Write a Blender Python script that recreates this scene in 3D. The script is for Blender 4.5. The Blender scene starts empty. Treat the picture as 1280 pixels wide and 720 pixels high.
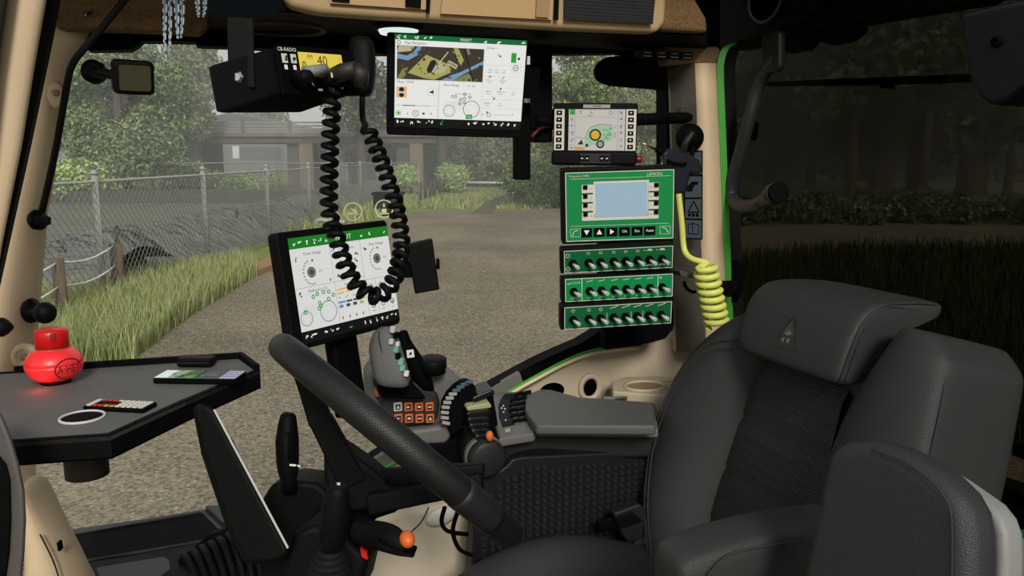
import bpy, bmesh, math, random
from mathutils import Vector, Matrix, geometry, noise
V = Vector
random.seed(7)
C = bpy.context.scene.collection
sc = bpy.context.scene
# ---------------------------------------------------------------- camera (X = rear of the tractor, Y = its right side, Z = up)
FPX = 1000.0
YAW, PIT = math.radians(20), math.radians(9.37)
EYE = V((0, 0, 2.9))
FW = V((math.sin(YAW)*math.cos(PIT), math.cos(YAW)*math.cos(PIT), -math.sin(PIT)))
RT = V((math.cos(YAW), -math.sin(YAW), 0))
UP = RT.cross(FW)
FH = V((math.sin(YAW), math.cos(YAW), 0))
cd = bpy.data.cameras.new('camera'); cam = bpy.data.objects.new('camera', cd); C.objects.link(cam)
cd.sensor_width = 36; cd.lens = 36*FPX/1280; cd.clip_start = .05; cd.clip_end = 2000
R3 = Matrix((RT, UP, -FW)).transposed()
cam.matrix_world = Matrix.Translation(EYE) @ R3.to_4x4()
sc.camera = cam

def ray(px, py): return FW + RT*((px-640)/FPX) + UP*((360-py)/FPX)
def at(px, py, X=None, Y=None, Z=None, d=None):
    r = ray(px, py)
    if d is None:
        if X is not None: d = (X-EYE.x)/r.x
        elif Y is not None: d = (Y-EYE.y)/r.y
        else: d = (Z-EYE.z)/r.z
    return EYE + r*d
def atp(px, py, o, n):
    r = ray(px, py); return EYE + r*((o-EYE).dot(n)/r.dot(n))
def G(u, w, z=0): return V((EYE.x, EYE.y, 0)) + RT*u + FH*w + V((0, 0, z))   # outdoors: right, ahead, up

# ---------------------------------------------------------------- materials
def lin(c):
    c /= 255.0
    return c/12.92 if c <= .04045 else ((c+.055)/1.055)**2.4
MATS = {}
def mat(name, rgb, rough=.6, metal=0, bump=None, var=None, spec=None, emit=None, trans=None):
    """procedural principled material; var = (scale, amount, rgb2); bump = (scale, strength[, kind])"""
    if name in MATS: return MATS[name]
    m = bpy.data.materials.new(name); m.use_nodes = True; MATS[name] = m
    nt = m.node_tree; b = nt.nodes['Principled BSDF']
    col = (*[lin(c) for c in rgb], 1)
    b.inputs['Base Color'].default_value = col
    b.inputs['Roughness'].default_value = rough
    b.inputs['Metallic'].default_value = metal
    if spec is not None: b.inputs['Specular IOR Level'].default_value = spec
    tc = nt.nodes.new('ShaderNodeTexCoord')
    if var:
        n = nt.nodes.new('ShaderNodeTexNoise'); n.inputs['Scale'].default_value = var[0]; n.inputs['Detail'].default_value = 6
        n.inputs['Roughness'].default_value = .65
        mp = nt.nodes.new('ShaderNodeMapping')
        if len(var) > 3: mp.inputs['Scale'].default_value = var[3]
        nt.links.new(tc.outputs['Object'], mp.inputs['Vector']); nt.links.new(mp.outputs[0], n.inputs['Vector'])
        rp = nt.nodes.new('ShaderNodeMapRange'); rp.inputs['From Min'].default_value = .5-.5/var[1]*.5; rp.inputs['From Max'].default_value = .5+.5/var[1]*.5
        mx = nt.nodes.new('ShaderNodeMix'); mx.data_type = 'RGBA'
        mx.inputs['A'].default_value = col; mx.inputs['B'].default_value = (*[lin(c) for c in var[2]], 1)
        nt.links.new(n.outputs['Fac'], rp.inputs['Value']); nt.links.new(rp.outputs[0], mx.inputs['Factor'])
        nt.links.new(mx.outputs['Result'], b.inputs['Base Color'])
    if bump:
        kind = bump[2] if len(bump) > 2 else 'noise'
        if kind == 'noise':
            t = nt.nodes.new('ShaderNodeTexNoise'); t.inputs['Scale'].default_value = bump[0]; t.inputs['Detail'].default_value = 3; o = t.outputs['Fac']
        else:
            t = nt.nodes.new('ShaderNodeTexVoronoi'); t.inputs['Scale'].default_value = bump[0]; o = t.outputs['Distance']
            if kind == 'dots': t.inputs['Randomness'].default_value = 0
        nt.links.new(tc.outputs['Object'], t.inputs['Vector'])
        bp = nt.nodes.new('ShaderNodeBump'); bp.inputs['Strength'].default_value = bump[1]; bp.inputs['Distance'].default_value = .002
        nt.links.new(o, bp.inputs['Height']); nt.links.new(bp.outputs[0], b.inputs['Normal'])
    if emit:
        b.inputs['Emission Color'].default_value = (*[lin(c) for c in emit[0]], 1); b.inputs['Emission Strength'].default_value = emit[1]
    if trans:
        b.inputs['Transmission Weight'].default_value = trans
    return m
def emis(rgb, s=1.0):
    name = 'screen_%d_%d_%d' % tuple(rgb) + ('' if s == 1 else '_%.2f' % s)
    if name in MATS: return MATS[name]
    m = bpy.data.materials.new(name); m.use_nodes = True; MATS[name] = m
    b = m.node_tree.nodes['Principled BSDF']
    b.inputs['Base Color'].default_value = (.004, .004, .004, 1); b.inputs['Roughness'].default_value = .35; b.inputs['Specular IOR Level'].default_value = .2
    b.inputs['Emission Color'].default_value = (*[lin(c) for c in rgb], 1); b.inputs['Emission Strength'].default_value = s
    return m
def glass(name, tint, gloss=.03):
    m = bpy.data.materials.new(name); m.use_nodes = True; nt = m.node_tree; nt.nodes.clear()
    o = nt.nodes.new('ShaderNodeOutputMaterial'); t = nt.nodes.new('ShaderNodeBsdfTransparent'); g = nt.nodes.new('ShaderNodeBsdfGlossy')
    t.inputs[0].default_value = (*tint, 1); g.inputs['Roughness'].default_value = .02; g.inputs['Color'].default_value = (1, 1, 1, 1)
    mx = nt.nodes.new('ShaderNodeMixShader'); mx.inputs[0].default_value = gloss
    nt.links.new(t.outputs[0], mx.inputs[1]); nt.links.new(g.outputs[0], mx.inputs[2]); nt.links.new(mx.outputs[0], o.inputs[0])
    return m

BLK = mat('black_plastic', (11, 11, 12), .55, spec=.09, bump=(900, .12))
BLK2 = mat('deep_black', (6, 6, 7), .7, spec=.06)
GRY = mat('charcoal_plastic', (30, 30, 31), .5, spec=.3, bump=(900, .15))
SHELL = mat('grey_plastic', (98, 96, 94), .5, spec=.4, bump=(1200, .1))
SHELF = mat('grey_tray_top', (98, 97, 95), .75, spec=.2, var=(14, 1.2, (88, 87, 86)))
TAN = mat('tan_plastic', (210, 186, 155), .6, spec=.3, bump=(700, .25), var=(9, 1.0, (202, 178, 146)))
BEI = mat('beige_console', (184, 170, 148), .6, spec=.3, bump=(700, .25), var=(9, 1.0, (176, 162, 140)))
TAND = mat('tan_console', (170, 145, 108), .6, spec=.3, bump=(700, .25))
TANF = mat('brown_textile', (128, 98, 60), .9, bump=(420, .9, 'vor'), var=(300, 1.5, (84, 60, 34)))
RUB = mat('rubber', (14, 14, 14), .75, spec=.2)
LEA = mat('seat_leather', (46, 46, 46), .5, spec=.35, bump=(700, .35, 'vor'))
LEAF_ = mat('seat_perforated', (38, 38, 38), .6, spec=.3, bump=(190, .9, 'dots'))
LEA2 = mat('seat_leather_dark', (43, 43, 45), .5, spec=.4, bump=(700, .35, 'vor'))
STITCH = mat('seam_thread', (38, 38, 38), .8)
LTG = mat('light_grey_shell', (128, 128, 126), .5, spec=.4, bump=(500, .2))
METAL = mat('bare_metal', (170, 170, 170), .3, 1)
GRN = mat('green_seal', (52, 142, 34), .5)
PNL = mat('green_panel', (0, 128, 66), .5, spec=.3)
PNLD = mat('dark_green_panel', (10, 92, 50), .5, spec=.3)
WHT = mat('white_print', (225, 225, 220), .6)
PALE = mat('pale_print', (196, 200, 188), .6)
ORG = mat('orange_button', (206, 98, 38), .45)
RED = mat('red_plastic', (186, 16, 20), .35, emit=((200, 10, 14), .08))
REDB = mat('red_bottle', (226, 44, 48), .35, emit=((230, 40, 44), .13))
DKRED = mat('dark_red_print', (70, 10, 12), .6)
HOSE = mat('yellow_hose', (214, 218, 112), .45, spec=.4)
DRIM = mat('wheel_leather', (19, 19, 19), .5, spec=.35, bump=(330, .22, 'dots'))
GBLU = mat('grey_blue_sticker', (78, 88, 98), .6)
LCD = emis((166, 192, 208), .8)

# ---------------------------------------------------------------- mesh builder
class FR:
    """a local frame: origin and three unit axes"""
    def __init__(s, o, x=(1, 0, 0), y=(0, 1, 0)):
        s.o = V(o); s.x = V(x).normalized(); y = V(y); s.y = (y - s.x*y.dot(s.x)).normalized(); s.z = s.x.cross(s.y)
    def p(s, a, b, c=0): return s.o + s.x*a + s.y*b + s.z*c
    def sub(s, a, b, c=0): return FR(s.p(a, b, c), s.x, s.y)
W0 = FR((0, 0, 0))
_txt = {}
def text_geo(t):
    if t not in _txt:
        cu = bpy.data.curves.new('t', 'FONT'); cu.body = t; cu.size = 1; cu.align_x = 'CENTER'; cu.align_y = 'CENTER'; cu.resolution_u = 2
        ob = bpy.data.objects.new('t', cu); C.objects.link(ob)
        dg = bpy.context.evaluated_depsgraph_get(); dg.update()
        me = bpy.data.meshes.new_from_object(ob.evaluated_get(dg))
        _txt[t] = ([tuple(v.co) for v in me.vertices], [tuple(p.vertices) for p in me.polygons])
        bpy.data.objects.remove(ob); bpy.data.curves.remove(cu); bpy.data.meshes.remove(me)
    return _txt[t]

def ear_clip(p):
    n = len(p); V_ = list(range(n)); out = []
    if sum(p[i-1][0]*p[i][1]-p[i][0]*p[i-1][1] for i in range(n)) < 0: V_.reverse()
    cr = lambda a, b, c: (b[0]-a[0])*(c[1]-a[1])-(b[1]-a[1])*(c[0]-a[0])
    guard = 0
    while len(V_) > 3 and guard < 4000:
        guard += 1; ok = False
        for k in range(len(V_)):
            i, j, l = V_[k-1], V_[k], V_[(k+1) % len(V_)]; a, b, c = p[i], p[j], p[l]
            if cr(a, b, c) <= 1e-14: continue
            if any(cr(a, b, p[q]) > -1e-14 and cr(b, c, p[q]) > -1e-14 and cr(c, a, p[q]) > -1e-14 for q in V_ if p[q] not in (a, b, c)): continue
            out.append((i, j, l)); V_.pop(k); ok = True; break
        if not ok: V_.pop(0)
    out.append(tuple(V_[:3])); return out

class MB:
    def __init__(s): s.v = []; s.f = []; s.m = []; s.sm = []; s.mats = []
    def mi(s, m):
        if m not in s.mats: s.mats.append(m)
        return s.mats.index(m)
    def add(s, vs, fs, m, smooth=False):
        b = len(s.v); k = s.mi(m); s.v += [V(v) for v in vs]
        for f in fs: s.f.append(tuple(b+i for i in f)); s.m.append(k); s.sm.append(smooth)
        return s
    def box(s, fr, a0, a1, b0, b1, c0, c1, m):
        vs = [fr.p(a, b, c) for c in (c0, c1) for b in (b0, b1) for a in (a0, a1)]
        return s.add(vs, [(0, 2, 3, 1), (4, 5, 7, 6), (0, 1, 5, 4), (2, 6, 7, 3), (0, 4, 6, 2), (1, 3, 7, 5)], m)
    def prism(s, pts, ext, m, smooth=False):
        n = len(pts); pts = [V(p) for p in pts]; e = V(ext)
        nrm = geometry.normal(pts) if n > 2 else V((0, 0, 1))
        vs = pts + [p+e for p in pts]
        fs = [tuple(range(n)), tuple(range(2*n-1, n-1, -1))] + [(i, i+n, (i+1) % n+n, (i+1) % n) for i in range(n)]
        return s.add(vs, fs, m, smooth)
    def holes(s, fr, outer, holes, c0, c1, m, mh=None):
        """plate with holes: 2-D outlines in the frame, from c0 to c1"""
        loops = [[V((a, b, 0)) for a, b in outer]] + [[V((a, b, 0)) for a, b in h] for h in holes]
        def area(l): return sum(l[i-1].x*l[i].y-l[i].x*l[i-1].y for i in range(len(l)))/2
        for l in loops[1:]:
            if (area(l) > 0) == (area(loops[0]) > 0): l.reverse()
        want = abs(area(loops[0]))-sum(abs(area(l)) for l in loops[1:])
        flat = [p for l in loops for p in l]; n = len(flat)
        # bridge every hole into the outline, then fill the single loop
        idx = list(range(len(loops[0]))); st = len(idx)
        for l in loops[1:]:
            hi = list(range(st, st+len(l))); st += len(l)
            bi, bj, bd = 0, 0, 1e9
            for i_, a_ in enumerate(idx):
                for j_, c_ in enumerate(hi):
                    d_ = (flat[a_]-flat[c_]).length
                    if d_ < bd: bi, bj, bd = i_, j_, d_
            idx = idx[:bi+1]+hi[bj:]+hi[:bj+1]+idx[bi:]
        tris = ear_clip([(flat[i].x, flat[i].y) for i in idx]); tris = [tuple(idx[i] for i in t) for t in tris]
        vs = [fr.p(p.x, p.y, c1) for p in flat] + [fr.p(p.x, p.y, c0) for p in flat]
        s.add(vs, [tuple(t) for t in tris] + [tuple(i+n for i in reversed(t)) for t in tris], m)
        k = 0
        for li, l in enumerate(loops):
            q = len(l); ring = [fr.p(p.x, p.y, c1) for p in l] + [fr.p(p.x, p.y, c0) for p in l]
            s.add(ring, [(i, i+q, (i+1) % q+q, (i+1) % q) for i in range(q)], (mh if li and mh else m))
        return s
    def tube(s, pts, r, m, n=8, closed=False, caps=True, smooth=True, flat=1.0):
        pts = [V(p) for p in pts]; N = len(pts); rr = r if isinstance(r, (list, tuple)) else [r]*N
        t0 = (pts[1]-pts[0]).normalized(); a = t0.orthogonal().normalized(); vs = []
        for i, p in enumerate(pts):
            if closed: t = pts[(i+1) % N]-pts[i-1]
            else: t = pts[min(i+1, N-1)]-pts[max(i-1, 0)]
            t.normalize(); a = (a - t*a.dot(t)); a = a.normalized() if a.length > 1e-6 else t.orthogonal().normalized(); b = t.cross(a)
            vs += [p + (a*math.cos(q)*flat + b*math.sin(q))*rr[i] for q in (2*math.pi*k/n for k in range(n))]
        fs = [(i*n+k, i*n+(k+1) % n, ((i+1) % N)*n+(k+1) % n, ((i+1) % N)*n+k) for i in range(N if closed else N-1) for k in range(n)]
        s.add(vs, fs, m, smooth)
        if caps and not closed:
            b = len(s.v)-N*n
            s.f += [tuple(b+k for k in reversed(range(n))), tuple(b+(N-1)*n+k for k in range(n))]; s.m += [s.mi(m)]*2; s.sm += [False]*2
        return s
    def lathe(s, fr, prof, m, n=24, sx=1.0, sy=1.0, smooth=True):
        vs = [fr.p(r*math.cos(2*math.pi*k/n)*sx, r*math.sin(2*math.pi*k/n)*sy, z) for r, z in prof for k in range(n)]
        fs = [(i*n+k, i*n+(k+1) % n, (i+1)*n+(k+1) % n, (i+1)*n+k) for i in range(len(prof)-1) for k in range(n)]
        s.add(vs, fs, m, smooth)
        b = len(s.v)-len(vs); L = len(prof)
        for rng, r in ((list(reversed(range(n))), prof[0][0]), ([(L-1)*n+k for k in range(n)], prof[-1][0])):
            if r > 1e-5: s.f.append(tuple(b+i for i in rng)); s.m.append(s.mi(m)); s.sm.append(False)
        return s
    def ball(s, c, r, m, n=16, sc=(1, 1, 1), fr=None):
        f = FR(c) if fr is None else FR(c, fr.x, fr.y)
        rings = n//2; vs = []
        for i in range(rings+1):
            th = math.pi*i/rings
            vs += [f.p(r*math.sin(th)*math.cos(2*math.pi*k/n)*sc[0], r*math.sin(th)*math.sin(2*math.pi*k/n)*sc[1], r*math.cos(th)*sc[2]) for k in range(n)]
        return s.add(vs, [(i*n+k, (i+1)*n+k, (i+1)*n+(k+1) % n, i*n+(k+1) % n) for i in range(rings) for k in range(n)], m, True)
    def loft(s, rings, m, caps=True, smooth=True, closed=True):
        n = len(rings[0]); vs = [p for r in rings for p in r]; kk = n if closed else n-1
        fs = [(i*n+k, i*n+(k+1) % n, (i+1)*n+(k+1) % n, (i+1)*n+k) for i in range(len(rings)-1) for k in range(kk)]
        if caps: fs += [tuple(reversed(range(n))), tuple((len(rings)-1)*n+k for k in range(n))]
        return s.add(vs, fs, m, smooth)
    def text(s, fr, t, a, b, h, m, c=0, sx=1.0):
        vs, fs = text_geo(t)
        return s.add([fr.p(a+v[0]*h*1.35*sx, b+v[1]*h*1.35, c) for v in vs], fs, m)
    def build(s, name, parent=None, bevel=0, seg=2, sub=0, loc=None, recalc=True):
        me = bpy.data.meshes.new(name); o = bpy.data.objects.new(name, me); C.objects.link(o)
        if parent is not None:
            q = parent; base = V((0, 0, 0))
            while q is not None: base += q.location; q = q.parent
        else:
            lo = [min(v[i] for v in s.v) for i in range(3)]; hi = [max(v[i] for v in s.v) for i in range(3)]
            base = V(loc) if loc is not None else V(((lo[0]+hi[0])/2, (lo[1]+hi[1])/2, lo[2])); o.location = base
        me.from_pydata([v-base for v in s.v], [], s.f)
        for m in s.mats: me.materials.append(m)
        me.polygons.foreach_set('material_index', s.m); me.polygons.foreach_set('use_smooth', s.sm); me.update()
        if recalc and len(s.f) < 30000:
            bm = bmesh.new(); bm.from_mesh(me); bmesh.ops.remove_doubles(bm, verts=bm.verts, dist=1e-6)
            bmesh.ops.recalc_face_normals(bm, faces=bm.faces); bm.to_mesh(me); bm.free()
        if parent is not None: o.parent = parent
        if bevel:
            b = o.modifiers.new('bevel', 'BEVEL'); b.width = bevel; b.segments = seg; b.limit_method = 'ANGLE'; b.angle_limit = math.radians(40); b.use_clamp_overlap = True
            if seg > 1:
                for p in me.polygons: p.use_smooth = True
                wn = o.modifiers.new('wn', 'WEIGHTED_NORMAL'); wn.keep_sharp = True; wn.weight = 100
        if sub:
            q = o.modifiers.new('sub', 'SUBSURF'); q.levels = sub; q.render_levels = sub
            for p in me.polygons: p.use_smooth = True
        return o
def tag(o, label, cat, group=None, kind=None):
    o['label'] = label; o['category'] = cat
    if group: o['group'] = group
    if kind: o['kind'] = kind
    return o
def thing(name, loc, label, cat, group=None):
    o = bpy.data.objects.new(name, None); C.objects.link(o); o.location = V(loc); o.empty_display_size = .05
    return tag(o, label, cat, group)
def struct(o, label, cat='room'):
    o['kind'] = 'structure'; o['label'] = label; o['category'] = cat; return o
def plab(o, label): o['label'] = label; return o
def circ(cx, cy, r, n=24, ry=None): ry = r if ry is None else ry; return [(cx+r*math.cos(2*math.pi*k/n), cy+ry*math.sin(2*math.pi*k/n)) for k in range(n)]
def rrect(x0, y0, x1, y1, r, n=4):
    out = []
    for cx, cy, a in ((x1-r, y1-r, 0), (x0+r, y1-r, 90), (x0+r, y0+r, 180), (x1-r, y0+r, 270)):
        out += [(cx+r*math.cos(math.radians(a+90*k/n)), cy+r*math.sin(math.radians(a+90*k/n))) for k in range(n+1)]
    return out
def pp(pts, **k): return [at(x, y, **k) for x, y in pts]
def catmull(pts, n=6, closed=False):
    pts = [V(p) for p in pts]; N = len(pts); out = []
    g = (lambda i: pts[i % N]) if closed else (lambda i: pts[max(0, min(N-1, i))])
    for i in range(N if closed else N-1):
        a, b, c, d = g(i-1), g(i), g(i+1), g(i+2)
        for k in range(n):
            t = k/n; out.append(.5*((2*b)+(c-a)*t+(2*a-5*b+4*c-d)*t*t+(3*b-a-3*c+d)*t**3))
    if not closed: out.append(pts[-1])
    return out

class Scr:
    """flat drawing on a screen or panel; coordinates are fractions, y downwards"""
    def __init__(s, fr, w, h, c=0.0): s.fr = fr; s.w = w; s.h = h; s.c = c; s.b = MB(); s.k = 0; s.ax = 1.0
    def P(s, x, y, l=0): return s.fr.p((x-.5)*s.w, (.5-y)*s.h, s.c+l*.00025)
    def rect(s, x0, y0, x1, y1, m, l=1): s.b.add([s.P(x0, y0, l), s.P(x1, y0, l), s.P(x1, y1, l), s.P(x0, y1, l)], [(0, 3, 2, 1)], m)
    def poly(s, pts, m, l=1): s.b.add([s.P(x, y, l) for x, y in pts], [tuple(range(len(pts)))], m)
    def line(s, x0, y0, x1, y1, t, m, l=2):
        a, b = V((x0*s.w, y0*s.h)), V((x1*s.w, y1*s.h)); d = b-a
        if d.length < 1e-9: return
        n = V((-d.y, d.x)).normalized()*t*s.h/2; q = [a+n, b+n, b-n, a-n]
        s.poly([(p.x/s.w, p.y/s.h) for p in q], m, l)
    def pline(s, pts, t, m, l=2):
        for a, b in zip(pts, pts[1:]): s.line(*a, *b, t, m, l)
    def disc(s, x, y, r, m, l=2, n=16): s.poly([(x+r*s.ax*s.h/s.w*math.cos(2*math.pi*k/n), y+r*math.sin(2*math.pi*k/n)) for k in range(n)], m, l)
    def ring(s, x, y, r, t, m, l=2, n=20):
        q = s.ax*s.h/s.w; vs = []
        for k in range(n):
            a = 2*math.pi*k/n
            for rr in (r-t/2, r+t/2): vs.append(s.P(x+rr*q*math.cos(a), y+rr*math.sin(a), l))
        s.b.add(vs, [(2*k, 2*k+1, (2*k+3) % (2*n), (2*k+2) % (2*n)) for k in range(n)], m)
    def text(s, t, x, y, h, m, l=3, sx=1.0): s.b.text(s.fr, t, (x-.5)*s.w, (.5-y)*s.h, h*s.h, m, s.c+l*.00025, sx)
    def icon(s, x, y, r, m, l=3):
        """a small pictogram of a few strokes"""
        q = s.h/s.w
        for _ in range(3):
            a = x+random.uniform(-r, r*.4)*q; b = y+random.uniform(-r, r*.4)
            s.rect(a, b, a+r*random.uniform(.4, 1.0)*q, b+r*random.uniform(.3, .9), m, l)
    def build(s, name, parent): return s.b.build(name, parent, recalc=False)
# ---------------------------------------------------------------- light and sky
w = bpy.data.worlds.new('overcast_sky'); sc.world = w; w.use_nodes = True
nt = w.node_tree; bg = nt.nodes['Background']
tc = nt.nodes.new('ShaderNodeTexCoord'); sx = nt.nodes.new('ShaderNodeSeparateXYZ'); cr = nt.nodes.new('ShaderNodeValToRGB')
nt.links.new(tc.outputs['Generated'], sx.inputs[0]); nt.links.new(sx.outputs['Z'], cr.inputs[0]); nt.links.new(cr.outputs[0], bg.inputs[0])
cr.color_ramp.elements[0].position = 0; cr.color_ramp.elements[0].color = (.80, .79, .74, 1)
cr.color_ramp.elements[1].position = .9; cr.color_ramp.elements[1].color = (.62, .66, .70, 1)
bg.inputs[1].default_value = 1.0
sl = bpy.data.lights.new('sun', 'SUN'); sl.energy = 2.6; sl.angle = math.radians(14); sl.color = (1, .95, .86)
so = bpy.data.objects.new('sun', sl); C.objects.link(so)
sd = V((.12, .80, -.50)).normalized(); so.rotation_euler = sd.to_track_quat('-Z', 'Y').to_euler(); so.location = (0, -5, 12)
sc.view_settings.view_transform = 'Standard'; sc.view_settings.look = 'None'; sc.view_settings.gamma = 1; sc.view_settings.use_curve_mapping = False
sc.view_settings.exposure = 0
try:
    sc.cycles.max_bounces = 6; sc.cycles.transparent_max_bounces = 24; sc.cycles.diffuse_bounces = 3; sc.cycles.glossy_bounces = 2
except Exception: pass

# ---------------------------------------------------------------- ground
GRAV = mat('gravel', (147, 136, 117), .95, spec=.1, var=(24, 1.8, (88, 81, 69)), bump=(70, 1))
# pebbles: a second, coarser layer of pale stones
def add_pebbles(m):
    nt = m.node_tree; b = nt.nodes['Principled BSDF']; src = b.inputs['Base Color'].links[0].from_socket
    tc = nt.nodes.new('ShaderNodeTexCoord')
    n2 = nt.nodes.new('ShaderNodeTexNoise'); n2.inputs['Scale'].default_value = .35; n2.inputs['Detail'].default_value = 5
    r2 = nt.nodes.new('ShaderNodeMapRange'); r2.inputs['From Min'].default_value = .3; r2.inputs['From Max'].default_value = .7; r2.inputs['To Min'].default_value = .78; r2.inputs['To Max'].default_value = 1.2
    nt.links.new(tc.outputs['Object'], n2.inputs[0]); nt.links.new(n2.outputs['Fac'], r2.inputs['Value'])
    mu = nt.nodes.new('ShaderNodeMix'); mu.data_type = 'RGBA'; mu.blend_type = 'MULTIPLY'; mu.inputs['Factor'].default_value = 1
    nt.links.new(src, mu.inputs['A']); nt.links.new(r2.outputs[0], mu.inputs['B'])
    v = nt.nodes.new('ShaderNodeTexVoronoi'); v.inputs['Scale'].default_value = 15
    nt.links.new(tc.outputs['Object'], v.inputs['Vector'])
    lt = nt.nodes.new('ShaderNodeMath'); lt.operation = 'LESS_THAN'; lt.inputs[1].default_value = .24
    sep = nt.nodes.new('ShaderNodeSeparateColor'); gt = nt.nodes.new('ShaderNodeMath'); gt.operation = 'GREATER_THAN'; gt.inputs[1].default_value = .72
    nt.links.new(v.outputs['Color'], sep.inputs[0]); nt.links.new(sep.outputs[0], gt.inputs[0]); nt.links.new(v.outputs['Distance'], lt.inputs[0])
    ml = nt.nodes.new('ShaderNodeMath'); ml.operation = 'MULTIPLY'; nt.links.new(lt.outputs[0], ml.inputs[0]); nt.links.new(gt.outputs[0], ml.inputs[1])
    m3 = nt.nodes.new('ShaderNodeMix'); m3.data_type = 'RGBA'; m3.inputs['B'].default_value = (.37, .34, .28, 1)
    nt.links.new(ml.outputs[0], m3.inputs['Factor']); nt.links.new(mu.outputs['Result'], m3.inputs['A'])
    nt.links.new(m3.outputs['Result'], b.inputs['Base Color'])
add_pebbles(GRAV)
TURF = mat('turf', (128, 136, 84), .95, spec=.1, var=(.6, 1.4, (106, 116, 66)))
DIRT = mat('dirt_track', (112, 103, 88), .95, spec=.1, var=(3, 1.2, (92, 84, 70)))
struct(MB().box(W0, -300, 300, -80, 400, -.3, 0, TURF).build('ground'), 'short green grass of the fields around the yard', 'ground')
def gpoly(pts, z, m): return MB().prism([V((p.x, p.y, z)) for p in [at(x, y, Z=0) for x, y in pts]], (0, 0, -z-.05), m)
yard = [at(x, y, Z=0) for x, y in [(100, 500), (170, 452), (240, 396), (335, 338), (356, 318), (430, 288), (520, 266), (700, 261), (1000, 266), (1280, 270)]]
yard += [V((60, 14, 0)), V((40, -25, 0)), V((-8, -25, 0)), V((-6, 2, 0))]
struct(MB().prism([V((p.x, p.y, .02)) for p in yard], (0, 0, -.1), GRAV).build('floor'), 'wide yard of grey brown gravel around the tractor', 'gravel yard')
struct(gpoly([(588, 268), (606, 254), (622, 246.5), (645, 240), (653, 240.5), (636, 247), (624, 255), (616, 268)], .03, DIRT).build('trim_1'), 'bare dirt track leading off the gravel into the grass', 'track')
verge = [at(x, y, Z=0) for x, y in [(925, 400), (925, 332), (1050, 320), (1280, 318), (1600, 330), (1650, 560), (1150, 566), (1000, 500)]]
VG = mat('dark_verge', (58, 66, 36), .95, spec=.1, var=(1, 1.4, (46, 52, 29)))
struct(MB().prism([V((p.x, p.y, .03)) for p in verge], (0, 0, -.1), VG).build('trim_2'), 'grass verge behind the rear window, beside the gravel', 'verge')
struct(MB().prism([at(316, 331, Z=.16), at(332, 322, Z=.16), at(356, 316, Z=.16), at(356, 325, Z=.16), at(322, 338, Z=.16)], (0, 0, -.2), mat('terracotta_kerb', (146, 112, 84), .9)).build('trim_3'), 'brown kerb stone at the corner of the gravel by the fence', 'kerb')

# ---------------------------------------------------------------- grass
GB = [mat('grass_blade_a', (146, 152, 100), .8, spec=.15), mat('grass_blade_b', (122, 132, 82), .8, spec=.15), mat('grass_blade_c', (168, 172, 124), .8, spec=.15)]
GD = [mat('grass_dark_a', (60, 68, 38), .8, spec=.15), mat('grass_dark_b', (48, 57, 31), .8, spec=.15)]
def inside(p, poly):
    c = False; n = len(poly)
    for i in range(n):
        a, b = poly[i], poly[i-1]
        if (a.y > p.y) != (b.y > p.y) and p.x < (b.x-a.x)*(p.y-a.y)/(b.y-a.y)+a.x: c = not c
    return c
def grass(name, poly, count, h, mats, label, wd=.009, falloff=1.0):
    b = MB(); xs = [p.x for p in poly]; ys = [p.y for p in poly]; got = 0; tries = 0
    cen = V((0, 0, 0))
    while got < count and tries < count*40:
        tries += 1
        p = V((random.uniform(min(xs), max(xs)), random.uniform(min(ys), max(ys)), 0))
        dist = p.length
        if random.random() > min(1, (9/dist)**falloff): continue
        if not inside(p, poly): continue
        got += 1
        hh = h*random.uniform(.5, 1.15); a = random.uniform(0, math.tau); ww = wd*max(1, dist/14)
        s = V((math.cos(a), math.sin(a), 0))*ww; bend = V((random.uniform(-1, 1), random.uniform(-1, 1), 0))*hh*.32
        b.add([p-s, p+s, p+bend*.4+s*.6+V((0, 0, hh*.6)), p+bend*.4-s*.6+V((0, 0, hh*.6)), p+bend+V((0, 0, hh))], [(0, 1, 2, 3), (3, 2, 4)], random.choice(mats))
    o = b.build(name, recalc=False); return tag(o, label, 'grass', kind='stuff')
gp = [at(x, y, Z=0) for x, y in [(-40, 480), (165, 452), (240, 394), (322, 346), (312, 334), (292, 334), (200, 352), (120, 372), (-60, 400)]]
grass('tall_grass', gp, 14000, .55, GB, 'tall pale green grass growing along the wire fence beside the gravel', .010)
gp = [G(-7.2, 30), G(-6.1, 42), G(-6.3, 46), G(-9, 46), G(-8.6, 30)]
grass('fence_grass', gp, 2500, .5, GB, 'grass at the far end of the chain link fence above the lower screen', .018, 0)
gp = [G(-6.0, 44.5), G(2.6, 44.5), G(4, 58), G(-8.5, 62)]
trk = [at(x, y, Z=0) for x, y in [(588, 270), (606, 254), (622, 246.5), (645, 239), (653, 240), (636, 247), (624, 255), (616, 270)]]
def grass2(): 
    b = MB()
    for _ in range(9000):
        p = G(random.uniform(-9, 5), random.uniform(44.4, 72))
        if inside(p, trk): continue
        hh = random.uniform(.2, .5)*(1 if p.length < 56 else .5); a = random.uniform(0, math.tau); s = V((math.cos(a), math.sin(a), 0))*.05; be = V((random.uniform(-1, 1), random.uniform(-1, 1), 0))*.15
        b.add([p-s, p+s, p+be+V((0, 0, hh*.7))], [(0, 1, 2)], random.choice(GB))
    tag(b.build('field_grass', recalc=False), 'grass of the field on both sides of the dirt track', 'grass', kind='stuff')
grass2()
grass('verge_grass', verge, 16000, .62, GD, 'tall dark grass seen through the tinted rear window behind the seat', .014, .8)

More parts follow.
